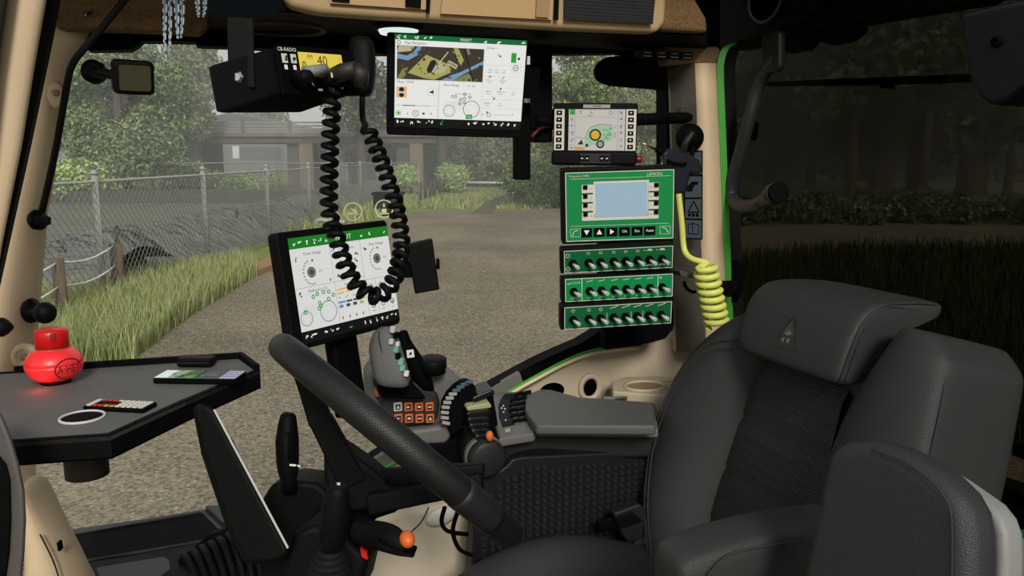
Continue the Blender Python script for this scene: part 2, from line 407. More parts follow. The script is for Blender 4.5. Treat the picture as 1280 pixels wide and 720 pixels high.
# ---------------------------------------------------------------- chain link fence along the lagoon
GALV = mat('galvanised_steel', (150, 150, 146), .5, .2); GALD = mat('wire_mesh_steel', (128, 128, 122), .6, .1)
def fpost(n): w_ = 20.7 + (n)*5.376; return w_
FU = -7.93; FTOP = 2.42
fence = thing('chain_link_fence', G(FU, 20.7, 0), 'grey chain link fence with round posts along the slurry lagoon', 'fence')
ws = [20.7+5.376*k for k in range(-2, 7)]
for i, ww in enumerate(ws):
    MB().tube([G(FU, ww, -.1), G(FU, ww, FTOP+.14)], .06, GALV, 8).lathe(FR(G(FU, ww, FTOP+.13)), [(.075, 0), (.075, .05), (.02, .09)], GALV, 8).build('post', fence)
MB().tube([G(FU, ws[0], FTOP), G(FU, ws[-1], FTOP)], .03, GALV, 6).build('top_rail', fence)
b = MB(); z0, z1 = .1, FTOP; H = z1-z0; st = .2
x = ws[0]-H
while x < ws[-1]:
    for sg in (1, -1):
        a0, a1 = (x, x+H) if sg > 0 else (x+H, x); zz0, zz1 = z0, z1
        pa, pb = V((a0, zz0)), V((a1, zz1))
        # clip to the fence run
        for lim, side in ((ws[0], 1), (ws[-1], -1)):
            for P_, Q_ in ((pa, pb), (pb, pa)):
                if (P_.x-lim)*side < 0 and (Q_.x-lim)*side > 0:
                    t = (lim-P_.x)/(Q_.x-P_.x); P_ += (Q_-P_)*t
        if (pa.x+pb.x)/2 < ws[0] or (pa.x+pb.x)/2 > ws[-1]: continue
        b.tube([G(FU+.045, pa.x, pa.y), G(FU+.045, pb.x, pb.y)], .0065, GALD, 3, caps=False, smooth=False)
    x += st
plab(b.build('wire_mesh', fence, recalc=False), 'diamond wire mesh')
# far run of the same lagoon fence
ff = thing('boundary_fence', G(-30, 46, 0), 'thin dark fence on the far bank of the slurry lagoon', 'fence')
for k in range(8): MB().tube([G(-34+k*4.1, 46, 0), G(-34+k*4.1, 46, 2.5)], .05, GALD, 6).build('post', ff)
MB().tube([G(-34, 46, 2.5), G(-34+7*4.1, 46, 2.5)], .035, GALD, 6).build('rail', ff)

WOOD = mat('weathered_wood', (112, 97, 80), .9, bump=(40, .8), var=(8, 1.3, (84, 72, 58), (1, 1, .15)))
wf = thing('wire_fence', at(150, 375, Z=0), 'two round wooden posts joined by three slack wires in the tall grass', 'fence')
p1, p2 = at(150, 376, Z=0), at(80, 412, Z=0); p0 = p2+(p2-p1)*1.1; 
for p, top in ((p1, (149, 303)), (p2, (79, 321))):
    hh = (at(*top, d=(p-EYE).dot(FW))-p).z
    MB().tube([p-V((0, 0, .1)), p+V((0, 0, hh))], (p-EYE).dot(FW)*.0074, WOOD, 10).build('post', wf)
b = MB()
for zt in (.35, .75, 1.15):
    for a, c in ((p0, p2), (p2, p1)):
        b.tube([a.lerp(c, t)+V((0, 0, zt-.12*math.sin(math.pi*t))) for t in (0, .2, .4, .6, .8, 1)], .017, WHT, 5)
b.build('wire', wf)
for i, (px, py0, py1) in enumerate([(525, 228, 252), (532, 226, 250), (538, 226, 248), (543, 224, 246), (550, 222, 243), (556, 220, 241), (564, 219, 237)]):
    p = at(px, py1, Z=0); d_ = (p-EYE).dot(FW)
    o = MB().tube([p-V((0, 0, .1)), p+V((0, 0, (py1-py0)*d_/1000))], .12, mat('stake_wood', (74, 68, 58), .9), 8).build('wooden_stake')
    tag(o, 'short upright wooden stake in the row of stakes by the track, ' + ['the nearest and tallest', 'second nearest', 'third nearest', 'the middle one', 'third from the end', 'second from the end', 'the farthest'][i], 'stake', 'wooden stakes beside the dirt track')

# ---------------------------------------------------------------- slurry lagoon
LIN = mat('grey_pond_liner', (112, 112, 108), .5, spec=.35, var=(3, 1.0, (96, 97, 94)))
def folds(m):
    nt = m.node_tree; tc = nt.nodes.new('ShaderNodeTexCoord'); mp = nt.nodes.new('ShaderNodeMapping'); mp.vector_type = 'TEXTURE'
    mp.inputs['Rotation'].default_value = (0, 0, -YAW); mp.inputs['Scale'].default_value = (4.0, .55, 4.0)
    n = nt.nodes.new('ShaderNodeTexNoise'); n.inputs['Scale'].default_value = 2.2; n.inputs['Detail'].default_value = 3; n.inputs['Distortion'].default_value = .5
    bp = nt.nodes.new('ShaderNodeBump'); bp.inputs['Strength'].default_value = 1; bp.inputs['Distance'].default_value = .55
    nt.links.new(tc.outputs['Object'], mp.inputs[0]); nt.links.new(mp.outputs[0], n.inputs['Vector']); nt.links.new(n.outputs['Fac'], bp.inputs['Height']); nt.links.new(bp.outputs[0], nt.nodes['Principled BSDF'].inputs['Normal'])
folds(LIN)
WAT = mat('slurry_surface', (116, 113, 102), .6, spec=.3, var=(.35, 1.5, (92, 90, 80), (.4, 2, 1)))
lag = thing('slurry_lagoon', G(-20, 28, 0), 'grey plastic lined slurry lagoon with a rippled bank behind the chain link fence', 'lagoon')
b = MB(); n = 1000; rows = []
prof = [(0.0, .0), (.5, .3), (1.0, .62), (1.4, .84), (1.8, .95), (2.2, .93), (2.6, .86), (3.2, .7), (4.0, .45)]
for i in range(n+1):
    ww = 17.0 + i*(62-17.0)/n; row = []
    for j, (du, z) in enumerate(prof):
        rp = .34*(abs(noise.noise(V((ww*1.7+du*1.1, du*.25, 3))))-.2)+.30*(.25-abs(noise.noise(V((ww*3.6+du*1.9, du*.2, 9))))); k = math.sin(math.pi*min(1, j/6))
        row.append(G(-8.5-du+rp*k*1.3, ww+rp*k*.5, max(0, z*(1.03+.03*math.sin(ww*.7)) + rp*k)))
    rows.append(row)
b.loft(rows, LIN, caps=True, closed=False); b.build('near_bank', lag)
b = MB(); rows = []
for i in range(160):
    uu = -8.3-i*.16
    rows.append([G(uu, ww+.05*noise.noise(V((uu*2.5, 1, z))), z) for ww, z in ((16.3, 0), (16.6, .45), (17.0, .8), (17.7, .92), (18.5, .82), (19.6, .45))])
b.loft(rows, LIN, caps=False, closed=False); b.build('front_bank', lag)
MB().box(FR(G(-44, 41.5, 0), RT, FH), 0, 34, 0, 2.2, 0, 1.12, mat('dark_liner', (74, 75, 72), .7)).build('far_wall', lag)
MB().box(FR(G(-44, 18.6, 0), RT, FH), 0, 33.5, 0, 23.4, .35, .5, WAT).build('surface', lag)
# black container and pipe by the lagoon end
bn = thing('water_tank', at(484, 268, Z=0), 'black box shaped tank standing at the end of the lagoon bank', 'tank')
f = FR(at(484, 270, Z=0), RT, FH); dd = (f.o-EYE).dot(FW)/1000
MB().box(f, -17*dd, 17*dd, 0, 1.2, 0, 26*dd, BLK).build('body', bn, bevel=.04); MB().box(f, -19*dd, 19*dd, -.05, 1.25, 26*dd, 29*dd, BLK2).build('lid', bn, bevel=.02)
pi = at(402, 292, Z=0); k = (pi-EYE).dot(FW)/1000
b = MB().tube(catmull([pi+RT*-7*k, pi+RT*-7*k+V((0, 0, 12*k)), pi+RT*-1*k+V((0, 0, 17*k)), pi+RT*10*k+V((0, 0, 15*k)), pi+RT*30*k+V((0, 0, 14*k))], 6), 3.2*k, GALV, 10)
b.lathe(FR(pi+RT*12*k+V((0, 0, 15*k)), FH, V((0, 0, 1))), [(5*k, -1.5*k), (5*k, 1.5*k)], GALV, 12)
tag(b.build('pipe_elbow'), 'grey bent pipe with a flange standing behind the lower screen', 'pipe')

# ---------------------------------------------------------------- bridge and building
CONC = mat('bridge_concrete', (132, 126, 114), .9, var=(1, 1.3, (108, 102, 92))); CONB = mat('bridge_girder', (104, 92, 76), .9, var=(1.2, 1.3, (84, 74, 60)))
br = thing('concrete_bridge', G(-22, 70, 0), 'long concrete road bridge with slatted railing beyond the lagoon', 'bridge')
BW = 70; k = BW/1000
def by(y): return 2.9-(y-195)*k
f = FR(G(-36, BW, 0), RT, FH)
MB().box(f, 0, 30.5, 0, 8, by(179), by(169), CONB).build('deck', br)
MB().box(f, 0, 30.5, -.3, 0, by(171.5), by(167), CONC).build('edge_beam', br)
b = MB()
for y in (154, 158, 162, 165.5): b.box(f, 0, 30.5, -.14, -.06, by(y+1.9), by(y-.6), mat('bridge_rail', (150, 150, 144), .7))
b.build('railing', br)
for i in range(8): MB().box(f, i*4-.12+.9, i*4+.2+.9, -.2, .0, by(170), by(152), CONC).build('railing_post', br)
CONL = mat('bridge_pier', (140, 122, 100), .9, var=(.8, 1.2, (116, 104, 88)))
for px in (236, 376, 512):
    x0 = (px-640)*k+36+.0; t = MB()
    f2 = FR(G((px-640)*k, BW, 0), RT, FH)
    t.prism([f2.p(-1.1, .6, -.5), f2.p(1.0, .6, -.5), f2.p(1.0, .6, by(179)), f2.p(-1.1, .6, by(179))], FH*6, mat('bridge_pier_shaded', (88, 84, 78), .9))
    t.box(f2, .1, 1.25, .1, .7, -.5, by(179), CONL)  # lit and shaded sides of the pier set by two concrete colours
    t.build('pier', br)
bd = thing('farm_shed', G(-26, 98, 0), 'long grey metal shed with a white door seen under the bridge', 'building')
SHD = mat('grey_cladding', (128, 128, 126), .7, var=(2, .8, (116, 116, 114), (1, 1, 6))); k2 = .098
f = FR(G(-42, 98, 0), RT, FH)
MB().box(f, 0, 16.8, 0, 15, 0, 6.0, SHD).build('wall', bd)
MB().prism([f.p(-.5, -.5, 5.7), f.p(17.2, -.5, 5.7), f.p(17.2, -.5, 6.2), f.p(8.4, -.5, 8.0), f.p(-.5, -.5, 6.2)], FH*16, mat('shed_roof', (96, 98, 98), .8)).build('roof', bd)
def bx(px): return (px-640)*k2+42
plab(MB().box(f, bx(296), bx(304), -.1, .05, 2.9-(198-195)*k2-.0, 2.9+(195-183)*k2, WHT).build('shutter', bd), 'white shutter')
MB().box(f, bx(305), bx(355), -.08, .05, 2.9-(199-195)*k2, 2.9+(195-184)*k2, mat('shed_window', (98, 101, 104), .4)).build('window', bd)
MB().box(f, bx(284), bx(285.5), -.1, .05, 0, 2.9+(195-184)*k2, GALD).build('downpipe', bd)
b2 = thing('concrete_barn', G(-4, 96, 0), 'tall plain grey concrete barn at the right end of the bridge', 'building')
f = FR(G(-24.5, 96, 0), RT, FH)
MB().box(f, 0, 14, 0, 12, 0, 5.6, mat('barn_wall', (112, 112, 108), .9)).build('wall', b2); MB().box(f, 10.4, 11.1, -.3, 0, 0, 5.0, CONL).build('buttress', b2)
MB().prism([f.p(-.4, -.4, 5.5), f.p(14.4, -.4, 5.5), f.p(7, -.4, 7.4)], FH*13, mat('barn_roof', (90, 90, 88), .9)).build('roof', b2)
# white barrier pole beyond the track
bp = thing('barrier_pole', at(610, 229, d=64), 'thin white barrier pole beyond the dirt track', 'barrier')
MB().tube([at(572, 228, d=66), at(662, 229, d=66)], .1, PALE, 6).build('pole', bp)
for px in (578, 655):
    p = at(px, 229, d=66); MB().tube([V((p.x, p.y, 0)), p], .1, WOOD, 6).build('post', bp)

# ---------------------------------------------------------------- trees and bushes
LG = [mat('leaf_mid', (116, 134, 88), .7, spec=.2), mat('leaf_light', (146, 164, 112), .7, spec=.2), mat('leaf_dark', (80, 95, 64), .7, spec=.2)]
LO = [mat('leaf_olive', (142, 146, 98), .7, spec=.2), mat('leaf_straw', (166, 166, 114), .7, spec=.2), mat('leaf_moss', (110, 120, 76), .7, spec=.2)]
LY = [mat('leaf_fresh', (160, 182, 112), .7, spec=.2), mat('leaf_bright', (182, 200, 132), .7, spec=.2), mat('leaf_mid', (88, 108, 60))]
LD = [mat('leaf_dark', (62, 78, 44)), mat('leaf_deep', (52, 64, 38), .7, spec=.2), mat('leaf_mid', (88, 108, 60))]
for m_ in LG+LO+LY+LD:
    m_.node_tree.nodes['Principled BSDF'].inputs['Subsurface Weight'].default_value = 0
BARK = mat('bark', (88, 78, 66), .95, bump=(12, 1), var=(5, 1.4, (62, 54, 45), (1, 1, .2)))
def foliage(name, blobs, count, size, mats, parent=None, seed=0):
    rnd = random.Random(seed); b = MB(); tot = sum(r[3]**2 for r in blobs)
    for (x, y, z, r, *sq) in blobs:
        sq = sq[0] if sq else .8
        for _ in range(int(count*r*r/tot)):
            d = V((rnd.gauss(0, 1), rnd.gauss(0, 1), rnd.gauss(0, 1))).normalized()
            q = r*(rnd.random()**.35)*(1+.25*noise.noise(d*2.3+V((x, y, z))))
            p = V((x, y, z))+V((d.x*q, d.y*q, d.z*q*sq)); s = size*rnd.uniform(.55, 1.25)
            nrm = (d*.7+V((rnd.uniform(-1, 1), rnd.uniform(-1, 1), rnd.uniform(-.4, 1)))).normalized(); a = nrm.orthogonal().normalized(); c = nrm.cross(a)
            th = rnd.uniform(0, math.tau); a, c = a*math.cos(th)+c*math.sin(th), c*math.cos(th)-a*math.sin(th)
            b.add([p-a*s, p-a*s*.2+c*s*.45+nrm*s*.12, p+a*s, p-a*s*.1-c*s*.5+nrm*s*.1], [(0, 1, 2, 3)], mats[0] if rnd.random() < .5 else mats[rnd.randrange(len(mats))])
    return b.build(name, parent, recalc=False)
def tree(u, ww, h, crown, label, mats, trunk=.35, lean=0, blobs=10, count=5000, size=.4, seed=1, base=.35, cat='tree', name='tree', group=None, squash=.8):
    rnd = random.Random(seed); o = G(u, ww, 0)
    t = thing(name, o, label, cat, group)
    top = o+V((lean, 0, h*.75)); b = MB()
    b.tube([o-V((0, 0, .2)), o+V((0, 0, .5)), o.lerp(top, .5)+V((rnd.uniform(-.2, .2), 0, 0)), top], [trunk*1.35, trunk*1.05, trunk*.8, trunk*.3], BARK, 9)
    bl = []
    for i in range(blobs):
        a = rnd.uniform(0, math.tau); e = rnd.random()**.6; hz = base+(1-base)*rnd.random()
        rr = crown*math.sin(math.pi*min(1, max(.12, (hz-base)/(1-base)*.85+.12)))
        c = o+V((lean*hz+math.cos(a)*e*rr*.8, math.sin(a)*e*rr*.8, h*hz)); bl.append((c.x, c.y, c.z, crown*rnd.uniform(.3, .5), squash))
        if i % 2 == 0: b.tube([o.lerp(top, max(.3, hz*.7)), c], [trunk*.35, trunk*.1], BARK, 5)
    b.build('trunk', t); foliage('foliage', bl, count, size, mats, t, seed); return t
def bush(u, ww, h, rad, label, mats, count=2600, size=.15, seed=1, name='bush', cat='bush', n=6):
    rnd = random.Random(seed); o = G(u, ww, 0)
    bl = [(o.x+rnd.uniform(-1, 1)*rad*.7, o.y+rnd.uniform(-1, 1)*rad*.6, h*rnd.uniform(.25, .7), min(rad*.6, h*.42), .9) for _ in range(n)]
    t = thing(name, o, label, cat)
    MB().tube([o, o+V((0, 0, h*.5))], [.12, .04], BARK, 6).build('stem', t)
    foliage('foliage', bl, count, size, mats, t, seed); return t
def U(px, ww): return (px-640)*ww/1000*1.0
tree(U(160, 46), 46, 11, 3.6, 'broad dark green tree behind the round work mirror at the left', LG, .4, blobs=24, count=34000, size=.14, seed=3, base=.2)
tree(U(212, 66), 66, 12, 4.2, 'loose green tree standing over the left end of the bridge', LO+LD, .4, lean=2.2, blobs=20, count=20000, size=.18, seed=5, base=.46)
tree(U(455, 62), 62, 14, 5.0, 'dark grey green tree behind the hanging microphone', LD+LO, .4, blobs=20, count=16000, size=.24, seed=8, base=.45)
tree(U(330, 120), 120, 11, 5, 'small pale distant tree above the bridge railing under the radio', LO, .4, blobs=9, count=4000, size=.4, seed=11, base=.4)
tree(U(554, 69), 69, 17, 5, 'straight brown tree trunk below the overhead screen', LD, .42, blobs=14, count=8000, size=.28, seed=12, base=.5)
tree(U(735, 42), 42, 11.5, 3.4, 'light green leafy tree between the overhead screen and the sun visor', LG+LO, .3, blobs=24, count=34000, size=.12, seed=14, base=.2)
tree(U(800, 55), 55, 9.2, 4.6, 'olive yellow tree below the sun visor', LO, .35, blobs=22, count=34000, size=.14, seed=17, base=.12)
tree(U(110, 60), 60, 12, 5.5, 'tall green tree beside the front window pillar', LG, .4, blobs=14, count=9000, size=.28, seed=18, base=.3)
bush(U(105, 44), 44, 2.9, 2.6, 'pale green shrub beyond the lagoon beside the front pillar', LY, seed=21, count=3600)
bush(U(195, 60), 60, 4.2, 3.6, 'rounded green shrub left of the first bridge pier', LG+LY, seed=22, count=4200, size=.18)
bush(U(310, 58), 58, 2.0, 3.2, 'low pale shrub under the bridge between the piers', LY, seed=23, count=3000)
bush(U(262, 55), 55, 1.9, 2.4, 'low green shrub at the foot of the first bridge pier', LG+LY, seed=24, count=2400)
bush(U(515, 62), 62, 2.5, 1.5, 'bright green bush left of the wooden stakes', LY[:2], seed=25, count=2600, size=.13)
bush(U(560, 64), 64, 2.3, 1.5, 'bright green bush behind the wooden stakes', LY[:2], seed=26, count=2600, size=.13)
bush(U(672, 48), 48, 2.6, 1.7, 'dense green bush at the right of the dirt track', LG+LY, seed=27, count=5000, size=.12, n=8)
bush(U(698, 46), 46, 2.3, 1.5, 'dark green bush beside the round terminals edge', LG, seed=28, count=5000, size=.12, n=8)
bush(U(470, 75), 75, 3.2, 4, 'dark shrub under the bridge behind the black tank', LD, seed=29, count=1800, size=.3)
# hedge wall of greenery under the bridge to the right and the far horizon
for i, (px, ww, h, r, ms) in enumerate([(480, 84, 7.5, 4.5, LD), (530, 86, 5.8, 4.4, LG+LO), (585, 80, 6.0, 4.6, LG+LO), (640, 80, 6.0, 4.6, LG+LO), (690, 76, 8.6, 4.6, LO), (745, 72, 7, 4.5, LO), (800, 70, 7.5, 4.2, LO)]):
    t = bush(U(px, ww), ww, h, r, 'dark hedge tree in the belt behind the field, ' + ['left of the overhead screen', 'left below the overhead screen', 'below the middle of the overhead screen', 'beside the hanging black post', 'left of the small terminal', 'behind the small terminal', 'beside the right window pillar'][i], ms, count=9000, size=.24, seed=40+i, name='hedge_tree', cat='tree', n=12); t['group'] = 'trees of the belt behind the field'
# through the rear window
for i, (px, ww, tr, lb) in enumerate([(1098, 62, .85, 'thick leaning tree trunk in the middle of the rear window'), (1142, 66, .8, 'bare trunk between the two thickest trees in the rear window'), (1210, 60, 1.0, 'thickest tree trunk right of the rear window middle'), (1010, 78, .5, 'dark tree behind the curved grab handle')]):
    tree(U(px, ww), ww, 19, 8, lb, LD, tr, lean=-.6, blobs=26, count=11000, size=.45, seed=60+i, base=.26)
for i, px in enumerate([930, 985, 1040, 1095, 1150, 1205, 1260]):
    ww = 95; t = bush(U(px, ww), ww, 7+2*(i % 3), 5.2, 'hedgerow tree on the horizon in the rear window, ' + ['at the window edge', 'left of the middle', 'nearest the thick trunk on its left', 'behind the thick trunk', 'between the thick trunks', 'behind the thickest trunk', 'at the far right'][i], LD, count=4000, size=.4, seed=80+i, name='hedgerow_tree', cat='tree', n=9); t['group'] = 'hedgerow trees in the rear window'
rnd = random.Random(91); bl = []
for i in range(34):
    px = 905+i*13; o = G(U(px, 35), 35+rnd.uniform(-1.5, 2), 0); bl.append((o.x, o.y, rnd.uniform(.3, .8), rnd.uniform(.5, .95), .9))
tag(foliage('roadside_weeds', bl, 9000, .16, LD+LG, None, 92), 'low dark band of weeds and shrubs beyond the gravel in the rear window', 'weeds', kind='stuff')
for i, (px, ww, h, r) in enumerate([(955, 70, 12, 5), (1060, 52, 17, 6.5), (1150, 50, 17, 6), (1255, 58, 13, 5)]):
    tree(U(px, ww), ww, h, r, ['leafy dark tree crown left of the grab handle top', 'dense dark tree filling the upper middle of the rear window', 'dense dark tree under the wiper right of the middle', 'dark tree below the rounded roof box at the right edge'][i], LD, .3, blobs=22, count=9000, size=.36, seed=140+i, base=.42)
# far treeline so that the fields end in greenery
rnd = random.Random(120); bl = []
for i in range(60):
    o = G(U(-160+i*26, 150), 150+rnd.uniform(-6, 14), 0); bl.append((o.x, o.y, rnd.uniform(1, 4.5), rnd.uniform(3.2, 5.2), .9))
tag(foliage('treeline', bl, 16000, .8, LO+LG, None, 121), 'far hazy treeline closing the fields along the whole horizon', 'treeline', kind='stuff')

# ---------------------------------------------------------------- light ground haze over the far fields
hz = bpy.data.materials.new('field_haze'); hz.use_nodes = True; nt = hz.node_tree; nt.nodes.clear()
o_ = nt.nodes.new('ShaderNodeOutputMaterial'); v_ = nt.nodes.new('ShaderNodeVolumeScatter'); v_.inputs['Color'].default_value = (.93, .95, .92, 1); v_.inputs['Density'].default_value = .0058; v_.inputs['Anisotropy'].default_value = 0
nt.links.new(v_.outputs[0], o_.inputs['Volume'])
tag(MB().box(FR(G(-140, 24, 0), RT, FH), 0, 330, 0, 200, -.5, 32, hz).build('haze'), 'thin pale haze over the far fields, bridge and trees', 'haze', kind='stuff')
# ================================================================ THE CAB
def pillar(rows, Y, bulge, m, b=None, n=9):
    """an upright of rounded section; rows = (left px, right px, py)"""
    b = b or MB(); rings = []
    for l, r, y in rows:
        A, B = at(l, y, Y=Y), at(r, y, Y=Y); c = (A+B)/2; hw = (B-A)/2; out = V((-.25, -1, 0)).normalized()*hw.length*2*bulge
        ring = [c - hw*math.cos(math.pi*k/(n-1))*1.0 + out*(math.sin(math.pi*k/(n-1))**.7) for k in range(n)]
        rings.append(ring+[B+(B-EYE)*.03, A+(A-EYE)*.03])
    return b.loft(rings, m)
# --- setting: floor, ceiling, side wall, pillars, window frames
CEIL = mat('black_headliner', (13, 13, 13), .9, spec=.1)
struct(MB().box(W0, -.75, 1.55, 1.30, 1.95, 3.36, 3.42, CEIL).build('ceiling'), 'black cab roof lining on the right, cut short to let the sun in', 'roof')  # unseen; cut short so sun reaches the overhead fascia and pillars
CFL = mat('cab_floor_mat', (48, 45, 42), .85)
struct(MB().box(W0, -.6, 1.45, -.1, 1.84, 1.5, 1.56, CFL).build('floor.001'), 'dark cab floor under the seats and the steering column', 'floor')
# right side wall below the window: tan panel following the sill, with two openings
sill = [(430, 618), (470, 592), (520, 563), (560, 538), (600, 513), (640, 488), (672, 470), (700, 455), (728, 443), (757, 436), (800, 432), (850, 420), (905, 408)]
fw_ = FR((0, 1.79, 0), (1, 0, 0), (0, 0, 1))                      # local a = X, b = Z, z = -Y (towards the camera)
def on(px, py, Y=1.79): p = at(px, py, Y=Y); return (p.x, p.z)
outer = [on(*p) for p in sill] + [(1.36, 2.4), (1.36, 1.56), (-.1, 1.56), (-.1, 1.9), on(440, 640)]
c1, c2 = on(690, 489), on(737, 484)
b = MB().holes(fw_, outer, [circ(c1[0], c1[1], .034, 24, .022), circ(c2[0], c2[1], .020, 20, .024)], -.05, .0, BEI, BLK2)
wallr = struct(b.build('wall_right'), 'tan side wall below the right window with two round openings', 'side wall')
BOX_ = MB().lathe(FR(fw_.p(c2[0], c2[1], .004), (1, 0, 0), (0, 0, 1)), [(.0205, -.004), (.0205, .004), (.031, .006), (.033, .0), (.033, -.004)], BEI, 24, 1, 1.15)
plab(BOX_.build('socket_ring', wallr), 'raised tan ring round the opening')
MB().box(FR((0, 1.80, 0)), c1[0]-.05, c2[0]+.05, .045, .05, c1[1]-.06, c1[1]+.06, BLK2).build('recess_back', wallr)
# sill mouldings: black band, grey step, green line
def band(px_top, off0, off1, Y, m, depth, name, label):
    a = [at(x, y+off0, Y=Y) for x, y in px_top]; c = [at(x, y+off1, Y=Y) for x, y in px_top]
    o = MB().prism(a+c[::-1], (0, depth, 0), m).build(name); return struct(o, label, 'trim')
blkline = [(372, 640), (420, 608), (470, 574), (520, 544), (560, 521), (600, 495), (640, 470), (672, 454), (700, 440), (728, 430), (757, 418), (757, 418)]
blkline = [(p, q) for p, q in zip([372, 420, 470, 520, 560, 600, 640, 672, 700, 728, 757, 800], [640, 606, 572, 542, 519, 492, 470, 453, 440, 428, 410, 404])]
loline = [(372, 668), (420, 632), (470, 592), (520, 563), (560, 538), (600, 513), (640, 488), (672, 470), (700, 455), (728, 443), (757, 436), (800, 432)]
def strip(up, lo, Y, m, depth, name, label):
    a = [at(x, y, Y=Y) for x, y in up]; c = [at(x, y, Y=Y) for x, y in lo]; return struct(MB().prism(a+c[::-1], (0, depth, 0), m).build(name), label, 'trim')
strip(blkline, loline, 1.775, BLK2, .05, 'trim_4', 'black window seal rising along the bottom of the right window')
strip([(430, 624), (470, 598), (520, 566), (560, 542), (600, 517), (640, 490), (655, 482), (650, 474), (640, 478), (600, 496), (560, 522), (520, 545), (470, 576), (430, 604)][:7], [(430, 604), (470, 574), (520, 543), (560, 520), (600, 495), (640, 472), (650, 466)], 1.765, mat('grey_sill', (96, 94, 90), .6), .02, 'trim_5', 'grey sill moulding in front of the black window seal')
MB_ = MB().tube(catmull([at(x, y-1, Y=1.765) for x, y in loline[2:]], 4), .0042, GRN, 6); struct(MB_.build('trim_6'), 'thin green line along the tan side wall under the right window', 'trim')
MB_ = MB().tube(catmull([at(x, y+3, Y=1.762) for x, y in loline[4:]], 4), .005, mat('cream_edge', (206, 190, 150), .6), 6); struct(MB_.build('trim_7'), 'cream edge bead of the tan side wall just under the green line', 'trim')
# lower right corner of the window frame and its right upright
cor = [(757, 300), (757, 404), (754, 418), (745, 428), (728, 436), (728, 447), (757, 440), (790, 433), (822, 424), (842, 408), (842, 60), (829, 60), (829, 98), (833, 112), (833, 200), (833, 300)]
struct(MB().prism(pp(cor, Y=1.772), (0, .05, 0), BLK2).build('trim_8'), 'black right upright and rounded lower corner of the right window frame', 'trim')
# header above the windows
hdr = [(60, -40), (60, 30), (108, 44), (110, 63), (163, 62), (172, 57), (178, 51), (245, 52), (246, 57), (320, 60), (467, 67), (560, 68), (690, 67), (835, 66), (900, 62), (900, -40)]
struct(MB().prism(pp(hdr, Y=1.80), (0, .05, 0), BLK2).build('trim_9'), 'black header rail above the right window', 'trim')
# window glass
g1 = glass('clear_glass', (.975, .98, .97), .01)
struct(MB().box(W0, -.7, 1.25, 1.835, 1.841, 1.9, 3.2, g1).build('window_1'), 'clear right side window of the cab', 'window')
g2 = glass('tinted_glass', (.305, .29, .26), .002)
REARX = 1.40
struct(MB().box(W0, REARX, REARX+.006, -.4, 2.02, 1.85, 3.3, g2).build('window_2'), 'dark tinted rear window behind the seat', 'window')
# left pillars (front)
struct(pillar([(60, 118, 25), (50, 104, 60), (45, 93, 85), (35, 77, 160), (25, 68, 225), (16, 60, 267), (3, 54, 340), (-4, 51, 375), (-12, 46, 437), (-16, 45, 480)], 1.78, .45, TAN).build('trim_10'), 'tan front pillar left of the right side window', 'pillar')
struct(pillar([(-6, 45, 540), (10, 45, 600), (18, 52, 680)], 1.80, .3, TAN).build('trim_11'), 'lower end of the tan front pillar below the tray', 'pillar')
struct(pillar([(22, 74, -110), (10, 60, -10), (-2, 44, 80), (-14, 28, 180), (-32, 2, 310), (-52, -18, 460), (-72, -36, 640), (-80, -44, 760)], 1.55, .35, TAN).build('trim_12'), 'pale tan windscreen frame at the left edge', 'pillar')
struct(pillar([(-18, 26, -110), (-30, 12, -12), (-44, -2, 80), (-60, -14, 180), (-90, -50, 400), (-110, -70, 700)], 1.50, .4, mat('dark_edge', (40, 37, 33), .7)).build('trim_13'), 'dark edge of the windscreen frame in the upper left corner', 'pillar')
b = MB().prism(pp([(58, -10), (73, -10), (64, 40), (35, 180), (0, 338), (-16, 410), (-30, 410), (-8, 320), (24, 180)], Y=1.60), (0, .03, 0), RUB); struct(b.build('trim_14'), 'black rubber seal between the windscreen frame and the front pillar', 'seal')
# tan flare at the pillar foot
fl = thing('footwell_panel', at(70, 720, Y=1.50), 'smooth tan panel at the lower left corner in front of the dark tray', 'panel')
def flare():
    L = [(30, 606), (31, 640), (31, 690), (28, 760)]; Rr = [(32, 607), (52, 632), (72, 672), (112, 760)]
    Rr2 = [(33, 608), (60, 650), (90, 690), (116, 730)]
    rings = []
    for (l, r) in zip([(27, 604), (27, 625), (28, 655), (28, 690), (26, 730), (20, 790)], [(36, 608), (47, 626), (64, 655), (82, 688), (108, 725), (136, 790)]):
        A, B = at(*l, Y=1.5), at(*r, Y=1.5); rings.append([A, A.lerp(B, .3)+V((-.01, -.03, 0)), A.lerp(B, .7)+V((0, -.03, 0)), B, B+V((.02, .08, 0)), A+V((0, .08, 0))])
    return MB().loft(rings, TAN)
flare().build('panel', fl, sub=1)
MB().tube(catmull([at(50, 668, Y=1.464), at(66, 700, Y=1.464), at(76, 730, Y=1.464)], 5), .0015, STITCH, 5).build('groove', fl)
MB().box(FR(at(73, 684, Y=1.475), RT, V((.3, 0, -1))), -.002, .002, -.008, .008, 0, .01, BLK2).build('slot', fl)
# dark curved cover nearest the camera at lower left
dc = thing('door_cover', at(10, 720, d=.95), 'curved grey cover with a black inset cut off by the lower left edge', 'cover')
oc = [(-60, 480), (-10, 500), (4, 520), (14, 545), (24, 578), (31, 612), (33, 650), (31, 690), (26, 740), (20, 800), (-60, 800)]
MB().prism(pp(oc, d=.95), ray(0, 620)*.05, mat('cover_grey', (70, 66, 62), .6)).build('shell', dc, bevel=.008, seg=3)
MB().prism(pp([(-55, 545), (0, 570), (8, 580), (13, 600), (14, 650), (12, 690), (5, 740), (-55, 780)], d=.945), ray(0, 620)*.03, BLK2).build('inset', dc, bevel=.004)
